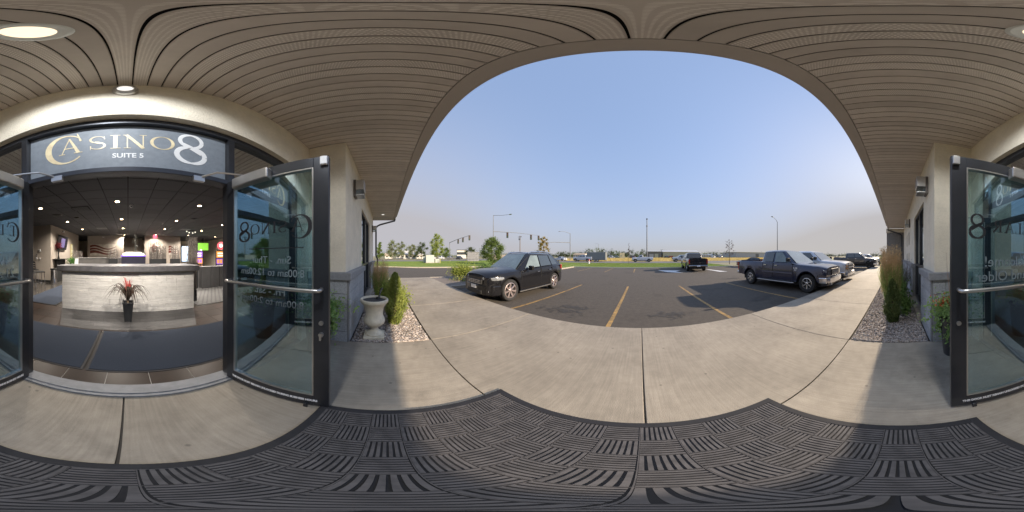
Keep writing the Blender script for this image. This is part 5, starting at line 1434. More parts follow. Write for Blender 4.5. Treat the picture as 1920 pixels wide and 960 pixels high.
def front_end(t, P, style):
    """head lamps, grille, bumper for pickups and cars"""
    xf, hw = P['xf'], P['hw']; zt = interp(P['top'], xf); w = hw * interp(P['wid'], xf)
    if style == 'f':      # chrome bumper, slatted grille, wrap-round smoked lamps
        b = MB(); z0, z1 = .50, .72
        pts = []
        for (dx, y) in ((-.30, -hw), (.02, -hw + .05), (.10, -hw*.72), (.14, -hw*.3), (.14, hw*.3), (.10, hw*.72), (.02, hw - .05), (-.30, hw)): pts.append((xf + dx, y))
        inner = [(p[0] - .10, p[1] * .92) for p in reversed(pts)]
        b.prism(pts + inner, z0 - .06, z1 - .04); b.build('front_bumper', CHROME, t, bevel=.03)
        fbox(t, 'lower_valance', P['valm'], xf - .25, xf + .05, -hw + .08, hw - .08, .34, .50, .03)
        b = MB(); b.box(xf - .05, xf + .055, -.46, .46, z1 + .02, zt - .03); b.build('grille', BLKP, t, bevel=.02)
        b = MB()
        for k in range(P.get('bars', 5)):
            z = z1 + .05 + (zt - z1 - .12) * k / (P.get('bars', 5) - 1); b.box(xf + .056, xf + .08, -.45, .45, z - .011, z + .011)
        if P.get('frame'):
            b.box(xf + .054, xf + .095, -.50, .50, zt - .06, zt - .02); b.box(xf + .054, xf + .095, -.50, -.44, z1, zt - .06); b.box(xf + .054, xf + .095, .44, .50, z1, zt - .06); b.box(xf + .054, xf + .10, -.5, .5, (z1+zt)/2 - .035, (z1+zt)/2 + .03)
        b.build('grille_bar', P.get('barm', CHROME), t)
        for s in (1, -1):
            yy = sorted((s * .49, s * (w - .01)))
            b = MB(); z0h, z1h = z1 + .04, zt - .05
            vs = [(xf + .05, s*.50), (xf + .03, s*(w - .12)), (xf - .10, s*(w + .012)), (xf - .38, s*(w + .03)), (xf - .38, s*(w - .1)), (xf - .1, s*.50)]
            if s < 0: vs = vs[::-1]
            b.prism(vs, z0h, z1h); b.build('headlight', P['headm'], t, bevel=.02)
            fbox(t, 'fog_light', HEADL, xf + .10, xf + .145, s*.66 - .045, s*.66 + .045, .38, .45, .01)
    else:                 # car / crossover face
        b = MB(); vs = [(xf - .42, -hw), (xf - .12, -hw + .05), (xf + .01, -hw*.66), (xf + .06, -hw*.3), (xf + .06, hw*.3), (xf + .01, hw*.66), (xf - .12, hw - .05), (xf - .42, hw)]
        b.prism(vs, .26, .62); b.build('front_bumper', P['bm'], t, bevel=.05)
        b = MB(); b.box(xf - .04, xf + .058, -.46, .46, .62, .78)
        b.build('grille', BLKP, t, bevel=.02)
        b = MB(); 
        for k in range(3): b.box(xf + .059, xf + .072, -.44, .44, .645 + .05*k, .657 + .05*k)
        for y in (-.3, -.15, 0, .15, .3): b.box(xf + .060, xf + .07, y - .006, y + .006, .63, .77)
        b.build('grille_bar', CHROME, t)
        fbox(t, 'lower_intake', BLKP, xf - .05, xf + .067, -.45, .45, .30, .42, .015)
        fbox(t, 'number_plate', WHITE_L, xf + .066, xf + .078, -.16, .16, .46, .58, .004)
        for s in (1, -1):
            b = MB(); vs = [(xf + .03, s*.47), (xf - .06, s*(hw*.80)), (xf - .26, s*(hw - .02)), (xf - .62, s*(hw + .004)), (xf - .62, s*(hw - .12)), (xf - .2, s*.45)]
            if s < 0: vs = vs[::-1]
            b.prism(vs, P.get('hz', .70), P.get('hz', .70) + .105); b.build('headlight', HEADL, t, bevel=.03)
            b = MB(); b.cyl((xf - .13, s*.70, .42), (xf - .015, s*.70, .42), .055, n=16); b.build('fog_light', HEADL, t)

def pickup_rear(t, P, ring_m, flare=False):
    xb, hw = P['xb'], P['hw']; zt = interp(P['top'], xb)
    b = MB(); b.box(xb - .025, xb + .02, -hw + .14, hw - .14, .70, zt - .01); tg = b.build('tailgate', ring_m, t, bevel=.012)
    fbox(tg, 'tailgate_handle', BLKP, xb - .05, xb - .026, -.10, .10, zt - .16, zt - .10, .005)
    for s in (1, -1):
        a_, c_ = sorted((s * (hw - .15), s * (hw - .005))); fbox(t, 'tail_light', TAILL, xb - .03, xb + .05, a_, c_, .78, zt - .06, .015)
    b = MB(); b.box(xb - .17, xb + .02, -hw + .04, hw - .04, .50, .66); b.build('rear_bumper', CHROME, t, bevel=.03)
    fbox(t, 'number_plate', WHITE_L, xb - .185, xb - .171, -.16, .16, .52, .64, .004)

# --- near black crossover (left), facing the walk
SUVP = dict(wb=2.83, hw=.93, r=.385, xf=2.24, xb=-2.32, gap=.055, flare=.03, ww=.24, rimk=.70, spokes=7, rimm=mat('warm_alloy_rim', (0.66, 0.56, 0.54), .25, metal=.8, var=.05),
    top=[(-2.36, .92), (-2.2, 1.06), (-1.9, 1.12), (-.5, 1.09), (.9, 1.05), (1.3, 1.03), (1.9, .97), (2.15, .91), (2.26, .84), (2.30, .76)], base=[(-2.36, .42), (-2.1, .30), (-1.5, .27), (1.5, .25), (2.30, .30)],
    wid=[(-2.36, .80), (-2.28, .88), (-2.1, .95), (-1.6, 1), (1.2, 1), (1.7, .98), (2.0, .92), (2.2, .83), (2.30, .70)], crown=.10,
    cab=(1.10, .24, -1.62, -2.22, 1.05, 1.17, 1.71, .875, .66),
    win=[(.62, -.30, .12, -.33), (-.38, -1.18, -.40, -1.12), (-1.26, -1.72, -1.2, -1.42)], doors=[(.88, -.33), (-.36, -1.18)], dz0=.40, mirror=(.50, 1.12), mirm=mat('black_paint_mirror', (0.02, 0.02, 0.02), .15, coat=1),
    hz=.765, glass=mat('murky_car_glass', (0.05, 0.065, 0.07), 0.04, spec=.9, coat=1, var=.3, scale=1.2), sidem=[CARG_L, CARG, CARG], wsm=mat('windscreen_glass', (0.10, 0.14, 0.14), 0.05, spec=.9, coat=1, var=.5, scale=1.4), bm=None)
BLKCAR = mat('black_gloss_paint', (0.010, 0.010, 0.012), .12, var=.05, scale=1.5, coat=0.25, spec=.35); SUVP['bm'] = BLKCAR
t, sy, rg1 = vehicle('parked_crossover', 'glossy black crossover with silver roof rails parked nose to the walk on the left', 'car', (-4.80, 5.27, LOT), R(-90.8), SUVP, BLKCAR, 2)
front_end(t, SUVP, 'c')
for s in (1, -1):
    MB().tube([(.15, s*.60, 1.66), (.0, s*.615, 1.715), (-.7, s*.62, 1.745), (-1.35, s*.61, 1.715), (-1.5, s*.60, 1.65)], [.016, .026, .026, .026, .016], 8).build('roof_rail', CHROME, t, smooth=60)
    b = MB(); vs = [(-2.36, s*.70), (-2.30, s*.84), (-2.08, s*.90), (-2.08, s*.80), (-2.3, s*.6)]
    if s < 0: vs = vs[::-1]
    b.prism(vs, .92, 1.14); b.build('tail_light', TAILL, t, bevel=.02)
    MB().box(-1.0, 1.0, min(s*.93, s*.965), max(s*.93, s*.965), .27, .305).build('sill_strip', SILVER, t)
    MB().tube([(1.05, s*.80, 1.06), (.14, s*.655, 1.60), (-.6, s*.672, 1.625), (-1.5, s*.66, 1.58)], .010, 6).build('window_trim', BLKP, t)

def pk(wb=3.53, hw=.985, r=.40, xf=2.62, xb=-2.85, cab_rear=-.92, roof=1.86, hood=1.17, belt=1.26, rail=1.28, ws=(1.18, .42), **k):
    d = dict(wb=wb, hw=hw, r=r, xf=xf, xb=xb, gap=.085, flare=.045, ww=.26,
        top=[(xb, rail), (cab_rear - .12, rail), (cab_rear - .05, belt + .01), (ws[0] - .2, belt - .01), (ws[0] + .1, hood + .02), (xf - .35, hood - .04), (xf, hood - .12)],
        base=[(xb, .55), (xb + .4, .50), (-wb/2 + .6, .42), (wb/2 - .6, .42), (xf - .1, .48), (xf, .52)],
        wid=[(xb, .97), (xb + .2, 1), (xf - .5, 1), (xf - .15, .95), (xf, .88)], crown=.055, bed=(xb + .05, cab_rear - .10), bedz=.80,
        cab=(ws[0], ws[1], cab_rear + .02, cab_rear - .03, belt - .02, belt, roof, hw - .06, hw - .24), win=None, doors=None, dz0=.50,
        mirror=(ws[0] - .28, belt + .13), headm=HEADL, valm=mat('valance_black', (0.03, 0.03, 0.035), .4))
    d.update(k); return d
BLUE = paint('dark_blue_grey_paint', (0.018, 0.022, 0.052), .3, .25)
FP = pk(win=[(.84, -.02, .34, -.04), (-.14, -.70, -.14, -.66)], doors=[(1.05, -.08), (-.11, -.80)], headm=HEADD, spokes=6, rimk=.60, lip=None, frame=False, bars=5,
    mould=(.80, mat('grey_moulding', (0.10, 0.10, 0.13), .35), [(1.05, -.85)]), step=SILVER, sidem=[mat('pale_side_glass', (0.10, 0.15, 0.15), 0.05, spec=.9, coat=1, var=.4, scale=2), CARG], wsm=CARG_L)
t, sy, rg2 = vehicle('parked_pickup', 'dark blue extended cab pickup with chrome bumper parked nose to the walk on the right', 'pickup truck', (6.70, 5.33, LOT), R(-88.0), FP, BLUE, 2)
front_end(t, FP, 'f'); pickup_rear(t, FP, BLUE)
for s in (1, -1):
    Mt = Matrix.Translation((1.05, s * (FP['hw'] + .026), 1.00)) @ (Matrix(((-1, 0, 0, 0), (0, 0, 1, 0), (0, 1, 0, 0), (0, 0, 0, 1))) if s > 0 else INN)
    if s > 0: Mt = Matrix.Translation((1.22, FP['hw'] + .026, 1.00)) @ OUT
    else: Mt = Matrix.Translation((1.22, -(FP['hw'] + .026), 1.00)) @ INN
    text('F-150', .095, Mt, 'fender_badge', WHITE_L, t, bold=.003); text('XLT', .07, Mt @ Matrix.Translation((0, -.075, 0)), 'fender_badge', WHITE_L, t, bold=.003)
tag(MB().box(-.45, .45, -.25, .25, 0, .28).build('truck_toolbox', mat('rust_brown_box', (0.20, 0.07, 0.05), .6), None, loc=(6.9, 6.85, LOT + 1.10)), 'rust brown box standing in the bed of the dark blue pickup', 'box')
tag(MB().box(-.8, .8, -.28, .28, 0, .30).build('wheel_well_box', BLKP, None, loc=(6.86, 6.95, LOT + .802)), 'black storage box under the rust brown box in the blue pickup bed', 'box')

WHT = paint('white_truck_paint', (0.62, 0.63, 0.66), .1, .3)
SP = pk(wb=3.65, xf=2.70, xb=-3.1, roof=1.88, hood=1.24, belt=1.30, rail=1.32, cab_rear=-1.35, ws=(1.25, .5), win=[(.90, -.12, .42, -.12), (-.24, -1.1, -.24, -1.05)], doors=[(1.1, -.16), (-.2, -1.2)], frame=True, bars=4, headm=HEADL, spokes=5)
t, _, _ = vehicle('parked_pickup', 'white crew cab pickup with tall chrome grille parked beyond the dark blue pickup', 'pickup truck', (9.45, 5.45, LOT), R(-90.5), SP, WHT, 1)
front_end(t, SP, 'f'); pickup_rear(t, SP, WHT)
for s in (1, -1):
    for dz in (0, .13): fbox(t, 'amber_lamp', AMB, SP['xf'] - .03, SP['xf'] + .062, s*.66 - .12, s*.66 + .12, .82 + dz, .90 + dz, .01)
DGR = paint('charcoal_paint', (0.035, 0.035, 0.04), .3, .3)
RP = pk(wb=3.57, r=.44, xf=2.62, xb=-3.0, roof=1.98, hood=1.28, belt=1.36, rail=1.36, cab_rear=-1.35, ws=(1.2, .45), win=[(.86, -.12, .38, -.12), (-.24, -1.1, -.24, -1.05)], doors=[(1.05, -.16), (-.2, -1.2)], frame=True, bars=2, spokes=5, rimm=BLKP,
    base=[(-3.0, .66), (-2.6, .60), (-1.1, .54), (1.1, .54), (2.5, .58), (2.62, .62)], dz0=.62)
t, _, _ = vehicle('parked_pickup', 'lifted charcoal crew cab pickup with black wheels parked third in the row on the right', 'pickup truck', (20.95, 5.05, LOT), R(-92), RP, DGR, 1)
front_end(t, RP, 'f'); pickup_rear(t, RP, DGR)
t, _, _ = vehicle('parked_pickup', 'white pickup just visible beyond the charcoal pickup at the end of the row', 'pickup truck', (27.2, 4.9, LOT), R(-91), SP, WHT, 0)
# black pickup seen from behind, across the aisle
BRP = pk(wb=3.57, r=.41, xf=2.62, xb=-2.95, roof=1.93, hood=1.20, belt=1.30, rail=1.30, cab_rear=-1.15, ws=(1.2, .45), win=[(.86, -.08, .38, -.08), (-.2, -.95, -.2, -.9)], doors=[(1.05, -.12), (-.16, -1.0)], frame=True, bars=2,
    glass2=mat('tinted_rear_glass', (0.04, 0.03, 0.035), .05, spec=.9, coat=1, var=.5, scale=2))
BLK2 = paint('black_truck_paint', (0.02, 0.02, 0.022), .2, .25)
t, _, _ = vehicle('parked_pickup', 'black pickup with red tail lights seen from behind, nose to the lawn strip', 'pickup truck', (5.98, 17.95, LOT), R(83), BRP, BLK2, 1)
front_end(t, BRP, 'f'); pickup_rear(t, BRP, BLK2)
# red coupe with dark soft top, broadside behind the blue pickup
def carp(**k):
    d = dict(wb=2.65, hw=.88, r=.32, xf=2.15, xb=-2.2, gap=.05, flare=.02, ww=.21, rimk=.66, spokes=5,
        top=[(-2.2, .80), (-2.0, .93), (-1.5, .95), (.9, .90), (1.6, .80), (2.0, .70), (2.15, .60)], base=[(-2.2, .35), (-1.9, .22), (1.9, .20), (2.15, .28)],
        wid=[(-2.2, .80), (-1.9, .95), (-1, 1), (1, 1), (1.8, .93), (2.15, .75)], crown=.06, cab=(.95, .25, -.95, -1.55, .90, .95, 1.36, .80, .60),
        win=[(.55, -.25, .15, -.25), (-.33, -1.15, -.32, -.85)], doors=[(.75, -.40)], dz0=.30, mirror=(.45, .98), bm=None)
    d.update(k); return d
REDP = paint('red_car_paint', (0.28, 0.025, 0.025), .2, .3)
CPR = carp(cabm=mat('black_soft_top', (0.02, 0.02, 0.022), .8), bm=REDP)
t, _, _ = vehicle('parked_coupe', 'red coupe with black soft top parked beyond the dark blue pickup', 'car', (15.2, 18.6, LOT), R(180 - 37), CPR, REDP, 1); front_end(t, CPR, 'c')

# vehicles on the street
t, _, _ = vehicle('street_pickup', 'white regular cab pickup driving left on the street behind the thin young tree', 'pickup truck', (0.55, 42.8, LOT), R(180), pk(cab_rear=-.25, ws=(1.15, .5), win=[(.8, -.1, .42, -.1)], doors=[(1.0, -.15)], hood=1.15, roof=1.85, spokes=5), WHT, 0)
t, _, _ = vehicle('street_pickup', 'white crew cab pickup towing the grey box trailer', 'pickup truck', (-16.2, 44.2, LOT), R(176), SP, WHT, 0)
t, _, _ = vehicle('street_pickup', 'pale grey pickup on the street half hidden behind the black pickup', 'pickup truck', (11.4, 43.5, LOT), R(180), SP, paint('pale_grey_paint', (0.45, 0.47, 0.50), .2, .3), 0)
t, _, _ = vehicle('street_car', 'white car waiting at the junction behind the black crossover', 'car', (-24.5, 46.0, LOT), R(170), carp(), WHT, 0)
t, _, _ = vehicle('street_car', 'red car waiting at the junction left of the towing pickup', 'car', (-30.5, 48.5, LOT), R(160), carp(), REDP, 0)
for (x, y, m_, lab) in ((-74, 27.5, WHT, 'white parked car beside the left signal mast'), (-70.5, 30.5, paint('silver_paint', (0.35, 0.36, 0.38), .4, .3), 'silver parked car in front of the two storey building'), (-67, 33.5, BLK2, 'dark parked car in front of the two storey building'), (-77, 24, WHT, 'white parked car furthest left by the young bright tree')):
    vehicle('distant_car', lab, 'car', (x, y, LOT), R(130), carp(wb=2.8, cab=(1.0, .35, -1.5, -1.95, .95, 1.0, 1.65, .82, .66), win=[(.6, -.2, .25, -.2), (-.3, -1.3, -.3, -1.25)]), m_, 0)
for px_, d, m_, lab, rz_ in ((1147, 108, WHT, 'white van parked in the dry field left of the cream board', 0), (1157, 112, paint('green_paint', (.05, .09, .07), .2, .3), 'dark green vehicle parked just left of the cream board', 20), (1186, 110, paint('maroon_paint', (.12, .03, .03), .2, .3), 'maroon vehicle in the field behind the thin sapling', 170), (1200, 114, BLK2, 'dark vehicle in the field behind the cab of the white street pickup', 175),
        (1338, 120, WHT, 'white vehicle parked in the field left of the sparse tree', 10), (1352, 124, paint('silver_paint', (0.35, 0.36, 0.38), .4, .3), 'silver vehicle parked in the field behind the sparse tree', 0), (1251, 118, BLK2, 'dark vehicle parked before the pale green warehouse', 5)):
    a = R((px_ - 1200)*.1875)
    vehicle('distant_car', lab, 'car', (d*math.sin(a), d*math.cos(a), LOT), R(rz_), carp(wb=2.9, cab=(1.0, .45, -1.8, -2.0, .95, 1.0, 1.85, .82, .70), win=[(.6, -.2, .35, -.2), (-.3, -1.5, -.3, -1.45)]), m_, 0)
# box trailer
t = thing('box_trailer', 'grey enclosed box trailer with two axles behind the white towing pickup', 'trailer', (-12.05, 44.6, LOT), 0)
TRM = mat('grey_trailer_panel', (0.22, 0.235, 0.24), .45, metal=.2, var=.06)
MB().box(-2.7, 2.7, -1.15, 1.15, .45, 2.62).build('trailer_box', TRM, t, bevel=.04)
for k in range(6): MB().box(-2.68 + .9*k, -1.82 + .9*k, -1.165, -1.151, .55, 2.5).build('side_panel', TRM, t)
MB().box(-2.72, 2.72, -1.17, 1.17, .40, .449).build('trailer_frame', BLKP, t)
for xx in (-.35, .45): 
    w_ = MB().lathe([(.20, -.1), (.34, -.1), (.35, 0), (.34, .1), (.20, .1)], (xx, -1.10, .35), 20, axis='y', closed=True).build('wheel', RUBT, t); MB().lathe([(.2, -.07), (.1, -.09), (.01, -.09), (.01, .05), (.2, .05)], (xx, -1.12, .35), 16, axis='y').build('rim', SILVER, w_)
MB().box(-3.5, -2.7, -.06, .06, .42, .50).build('draw_bar', BLKP, t)

# ================================================================== TREES, SIGNALS, FAR BUILDINGS
def tree(name, label, x, y, h, cw, tr_h, n, ls, m, seed, nb=9, shape='round', trunk_r=.09, gap=.38, group=None, z=LOT):
    rg = np.random.default_rng(seed); t = thing(name, label, 'tree', (x, y, z), rg.random()*6, group)
    blobs = []; b = MB()
    ch = h - tr_h
    b.tube([(0, 0, 0), (rg.normal()*.05, rg.normal()*.05, tr_h), (rg.normal()*.1, rg.normal()*.1, tr_h + ch*.55), (0, 0, h*.93)], [trunk_r, trunk_r*.75, trunk_r*.4, trunk_r*.1], 7)
    for i in range(nb):
        s = (i + .5) / nb; a = i * 2.4 + rg.random(); zc = tr_h + ch * (.06 + .86 * s)
        if shape == 'cone': pr = (1 - s) * .95 + .08
        elif shape == 'oval': pr = math.sin(PI * (.15 + .8 * s)) ** .8
        else: pr = math.sqrt(max(.05, 1 - (2*s - .9)**2))
        rad = cw / 2 * pr * (.45 + .4 * rg.random()); c = (rad*math.cos(a), rad*math.sin(a), zc)
        br = cw * gap * (.55 + .5 * rg.random()) * (.5 + .5 * pr); blobs.append((*c, br, br, br * .8))
        b.tube([(0, 0, zc - rad * .7 if zc - rad*.7 > tr_h*.7 else tr_h*.7), (c[0]*.5, c[1]*.5, zc - rad*.25), (c[0], c[1], zc + br*.3)], [trunk_r*.35, trunk_r*.22, trunk_r*.05], 5)
    b.build('trunk', BARK, t, smooth=50)
    P = cloud(rg, n, blobs); put('crown', leaf_mesh('crown', P, ls, m, rg, .6), t); return t
TG = leafmat('tree_green', (0.07, 0.12, 0.03), (0.17, 0.23, 0.06), 1.2); TD = leafmat('tree_dark', (0.05, 0.075, 0.035), (0.11, 0.14, 0.06), .6)
TB = leafmat('tree_bright', (0.17, 0.23, 0.05), (0.34, 0.40, 0.11), 1.5); TY = leafmat('tree_turning', (0.17, 0.20, 0.04), (0.48, 0.30, 0.09), 1.1)
TR = leafmat('tree_maroon', (0.06, 0.035, 0.035), (0.14, 0.08, 0.06), 2); TS = leafmat('tree_soft', (0.13, 0.16, 0.08), (0.24, 0.27, 0.14), .6)
tree('young_tree', 'leafy green young tree with low branches on the lawn behind the crossover', -22.0, 17.2, 4.9, 4.2, .2, 17000, .15, TG, 41, 38, 'round', .08, .20, z=LOT+.1)
tree('young_tree', 'bright green young tree beside the pale utility boxes', -35.8, 12.0, 7.0, 3.9, 1.2, 9000, .18, TB, 42, 30, 'oval', .09, .20, z=LOT+.1)
tree('young_tree', 'yellowing young tree right of the hanging signals', -22.3, 33.0, 6.6, 3.5, 1.3, 4200, .19, TY, 43, 26, 'oval', .08, .19)
tree('thin_tree', 'very thin dark red sapling on the lawn strip before the white street pickup', -2.05, 29.7, 4.1, .75, 1.5, 260, .13, TR, 44, 8, 'cone', .04, .28, z=LOT+.1)
tree('thin_tree', 'sparse dark young tree on the lawn strip near the red coupe', 15.1, 24.7, 4.7, 2.4, 1.3, 430, .12, TR, 45, 22, 'oval', .055, .16, z=LOT+.1)
b_ = [(712, 452, 62, 3.6, TG, 'cone', 'dark green rounded conifer right beside the building corner'), (735, 449, 72, 6.5, TS, 'round', 'soft green tree behind the pale roofed house at the left'),
      (753, 451, 78, 6, TS, 'round', 'soft green tree in the middle of the left row'), (774, 457, 80, 5, TS, 'round', 'lower tree between the soft green trees and the dark one'), (790, 452, 76, 6.6, TD, 'round', 'dark green dense tree left of the bright young tree'),
      (836, 463, 95, 7, TG, 'round', 'green tree between the bright young tree and the left signal mast'), (882, 462, 90, 6.5, TD, 'round', 'round dark green tree right of the two storey building')]
for i, (px_, py_, d, cw, m_, sh, lab) in enumerate(b_):
    a = R((px_ - 1200) * .1875); h = d * math.tan(R((480 - py_) * .1875)) + CH - LOT
    tree('street_tree', lab, d*math.sin(a), d*math.cos(a), h, cw, h*.12, 3600, .38, m_, 50 + i, 10, sh, .16, .28)
# horizon tree line: one by one
hor = [(955, 474, 4), (962, 472, 5), (984, 474, 8), (1004, 473, 9), (1048, 472, 6), (1060, 471, 7), (1075, 473, 7), (1088, 472, 7), (1104, 466, 8), (1118, 463, 11), (1130, 466, 8), (1145, 469, 9), (1157, 470, 7), (1170, 471, 6), (1184, 468, 8), (1196, 471, 7), (1205, 467, 7), (1243, 467, 7), (1325, 475, 7), (1338, 472, 8), (1352, 473, 8), (1364, 474, 7)]
hlab = ['low tree above the beige wall left of the utility pole', 'small round tree left of the utility pole on the horizon', 'rounded tree just right of the utility pole on the horizon', 'small tree between the utility pole and the yellowing tree', 'low tree right of the yellowing tree on the horizon', 'tree left of the right signal mast on the horizon', 'tree behind the tan roofed low building, left side', 'tree behind the tan roofed low building, right side', 'tall dark tree behind the front of the box trailer', 'tallest dark tree behind the middle of the box trailer', 'dark tree behind the rear of the box trailer', 'wide tree right of the box trailer', 'tree left of the cream site board', 'tree directly behind the cream site board', 'broad tree right of the cream site board', 'tree behind the cab of the white street pickup', 'tree just left of the tall grey pole', 'dark tree rising behind the gap between the two metal sheds', 'low tree left of the greenhouse building', 'rounded tree behind the left part of the greenhouse', 'tree behind the right part of the greenhouse', 'tree between the greenhouse and the sparse dark tree']
for i, (px_, py_, cw) in enumerate(hor):
    d = 165 + (i * 37) % 40; a = R((px_ - 1200) * .1875); h = d * math.tan(R((480 - py_) * .1875)) + CH - LOT
    nm = 'farthest' if i % 3 == 0 else ('low' if i % 3 == 1 else 'rounded')
    tree('distant_tree', hlab[i], d*math.sin(a), d*math.cos(a), h, cw * d / 165 * 1.6, h*.06, 700, .75, TD if i % 3 else TG, 80 + i, 8, 'round', .2, .34, group='trees along the horizon behind the field')
def far_wood(name, label, d, px0, px1, step, h0, seed, m_):
    rg = np.random.default_rng(seed); blobs = []
    for px_ in np.arange(px0, px1, step):
        a = R((px_ - 1200) * .1875); h = h0 * rg.uniform(.55, 1.15); w = rg.uniform(.7, 1.3) * d * R(step * .1875) * 1.1
        blobs.append((d*math.sin(a), d*math.cos(a), LOT + h * .45, w, w, h * .55))
    P = cloud(rg, 260 * len(blobs), blobs); P[:, 2] = np.maximum(P[:, 2], LOT)
    o = put(name, leaf_mesh(name, P, d / 260, m_, rg, .6)); tag(o, label, 'trees', kind='stuff')
far_wood('distant_wood', 'low hazy line of trees on the horizon right of the warehouses', 230, 1440, 1665, 7, 6.0, 1, TD)
far_wood('distant_wood', 'hazy line of trees on the horizon behind the side street', 150, 722, 960, 9, 5.5, 2, TS)
far_wood('distant_wood', 'dark continuous tree belt on the horizon beyond the dry field', 215, 960, 1440, 6, 6.0, 3, TD)

# shrubs in the planting island
bush('island_shrub', 'rounded shrub with pale leaf edges in the planting island beside the crossover', 'shrub', -8.75, 4.45, -.03, [(0, 0, .5, .7, .6, .48), (.4, .2, .6, .45, .45, .38), (-.4, -.1, .5, .45, .45, .35)], 5200, .085, G3, 61)
bush('island_shrub', 'smaller darker shrub behind the pale edged one in the planting island', 'shrub', -8.6, 6.0, -.03, [(0, 0, .5, .6, .6, .52), (.3, .1, .7, .4, .4, .3)], 3400, .085, G2, 62)

GALV = mat('galvanised_steel', (0.17, 0.175, 0.18), .6, metal=.1, var=.06); SIGH = mat('signal_black', (0.03, 0.03, 0.03), .5)
REDLIT = mat('red_signal_lens', (0.05, 0.012, 0.01), .4)
def head(t, p, k=1.0, rz=0.0):
    b = MB(); M = Matrix.Translation(p) @ Matrix.Rotation(rz, 4, 'Z')
    b.box(-.20*k, .20*k, -.12, .12, -.56*k, .56*k, M); o = b.build('signal_head', SIGH, t, bevel=.02)
    for j in range(3):
        c = M @ Vector((0, -.13, (.36 - .36*j)*k)); d = (M.to_3x3() @ Vector((0, -1, 0))); MB().cyl(c, c + d*.05, .13*k, n=12).build('signal_lens', (REDLIT, mat('amber_dark', (.06, .04, .01), .4), mat('green_dark', (.012, .05, .03), .4))[j], o)
def signal(label, base, top, r, arm_from, arm_to, heads, lum=None):
    t = thing('traffic_signal', label, 'traffic signal', (base[0], base[1], LOT)); B = Vector((base[0], base[1], LOT))
    MB().tube([(0, 0, 0), (0, 0, top - LOT)], [r, r*.6], 10).build('mast', GALV, t)
    MB().cyl((0, 0, 0), (0, 0, .25), r*2, n=12).build('mast_base', KERB, t)
    A0 = Vector(arm_from) - B; A1 = Vector(arm_to) - B
    MB().tube([A0, A0.lerp(A1, .5) + Vector((0, 0, .12)), A1], [r*.7, r*.5, r*.3], 8).build('signal_arm', GALV, t)
    rz = math.atan2(-base[0], base[1]) if True else 0
    for s in heads: 
        p = A0.lerp(A1, s); head(t, p + Vector((0, -.1, -.55)), 1.0, math.atan2(base[0], base[1]) * -1)
    if lum:
        L = Vector(lum) - B; MB().tube([(0, 0, top - LOT - .05), (L.x*.5, L.y*.5, L.z + .05), (L.x, L.y, L.z)], [r*.45, r*.4, r*.3], 6).build('lamp_arm', GALV, t)
        b = MB(); b.sphere((L.x, L.y, L.z), .38, 12, 6, (1.0, .55, .25)); b.build('luminaire', SILVER, t, smooth=60)
    return t
signal('left signal mast with three heads on a rising arm beyond the lawn', (-44.2, 18.9), 5.5, .12, (-44.2, 18.9, 5.3), (-30.2, 17.8), (.0,)) if False else None
def sig2(label, pb, d0, pt, d1, ztop, r, heads, lum=None, zs=None):
    a0 = R((pb[0] - 1200)*.1875); a1 = R((pt[0] - 1200)*.1875)
    B = (d0*math.sin(a0), d0*math.cos(a0)); z0 = CH + d0*math.tan(R((480 - pb[1])*.1875)); z1 = CH + d1*math.tan(R((480 - pt[1])*.1875))
    L = None
    if lum: al = R((lum[0] - 1200)*.1875); L = (lum[2]*math.sin(al), lum[2]*math.cos(al), CH + lum[2]*math.tan(R((480 - lum[1])*.1875)))
    return signal(label, B, ztop or z0, r, (B[0], B[1], z0), (d1*math.sin(a1), d1*math.cos(a1), z1), heads, L)
sig2('left signal mast with three heads on its rising arm beyond the lawn', (843, 455), 48, (882, 441), 36, None, .12, (.5, .72, .98))
sig2('middle signal mast with a long arm and tall street light behind the young tree', (925, 434), 32, (1011, 442), 38, 9.6, .085, (.28, .80, .99), (957, 402, 30))
sig2('right signal mast with street light and a dark arm with one small head', (1069, 455), 55, (1012, 455), 50, 9.1, .14, (.97,), (1049, 434, 53))
def lamp(label, px_, top_py, d, r, arm=None):
    a = R((px_ - 1200)*.1875); x, y = d*math.sin(a), d*math.cos(a); z = CH + d*math.tan(R((480 - top_py)*.1875))
    t = thing('street_lamp', label, 'street lamp', (x, y, LOT)); H = z - LOT
    MB().tube([(0, 0, 0), (0, 0, H)], [r, r*.6], 10).build('pole', GALV, t); MB().cyl((0, 0, 0), (0, 0, .6), r*2.2, n=12).build('pole_base', KERB, t)
    if arm:
        MB().tube([(0, 0, H - .05), (arm[0]*.4, arm[1]*.4, H + .35), (arm[0], arm[1], H + .45)], [r*.5, r*.4, r*.35], 6).build('lamp_arm', GALV, t)
        MB().sphere((arm[0]*1.1, arm[1]*1.1, H + .43), .32, 12, 6, (1, .6, .3)).build('luminaire', SILVER, t, smooth=60)
    else: MB().lathe([(.12, -.1), (.28, .0), (.25, .15), (.05, .25)], (0, 0, H), 12).build('luminaire', SIGH, t, smooth=60); MB().cyl((0, 0, H*.82), (0, 0, H*.82 + .3), r*1.3, n=8).build('pole_collar', GALV, t)
    return t
lamp('tall grey straight pole rising beyond the white street pickup', 1213, 411, 47, .17)
lamp('street lamp with curved arm rising behind the dark blue pickup', 1457.5, 416, 33, .09, (-2.4, -1.0))
lamp('far thin street lamp beyond the box trailer', 1122, 458, 110, .12, (-2.0, 0))
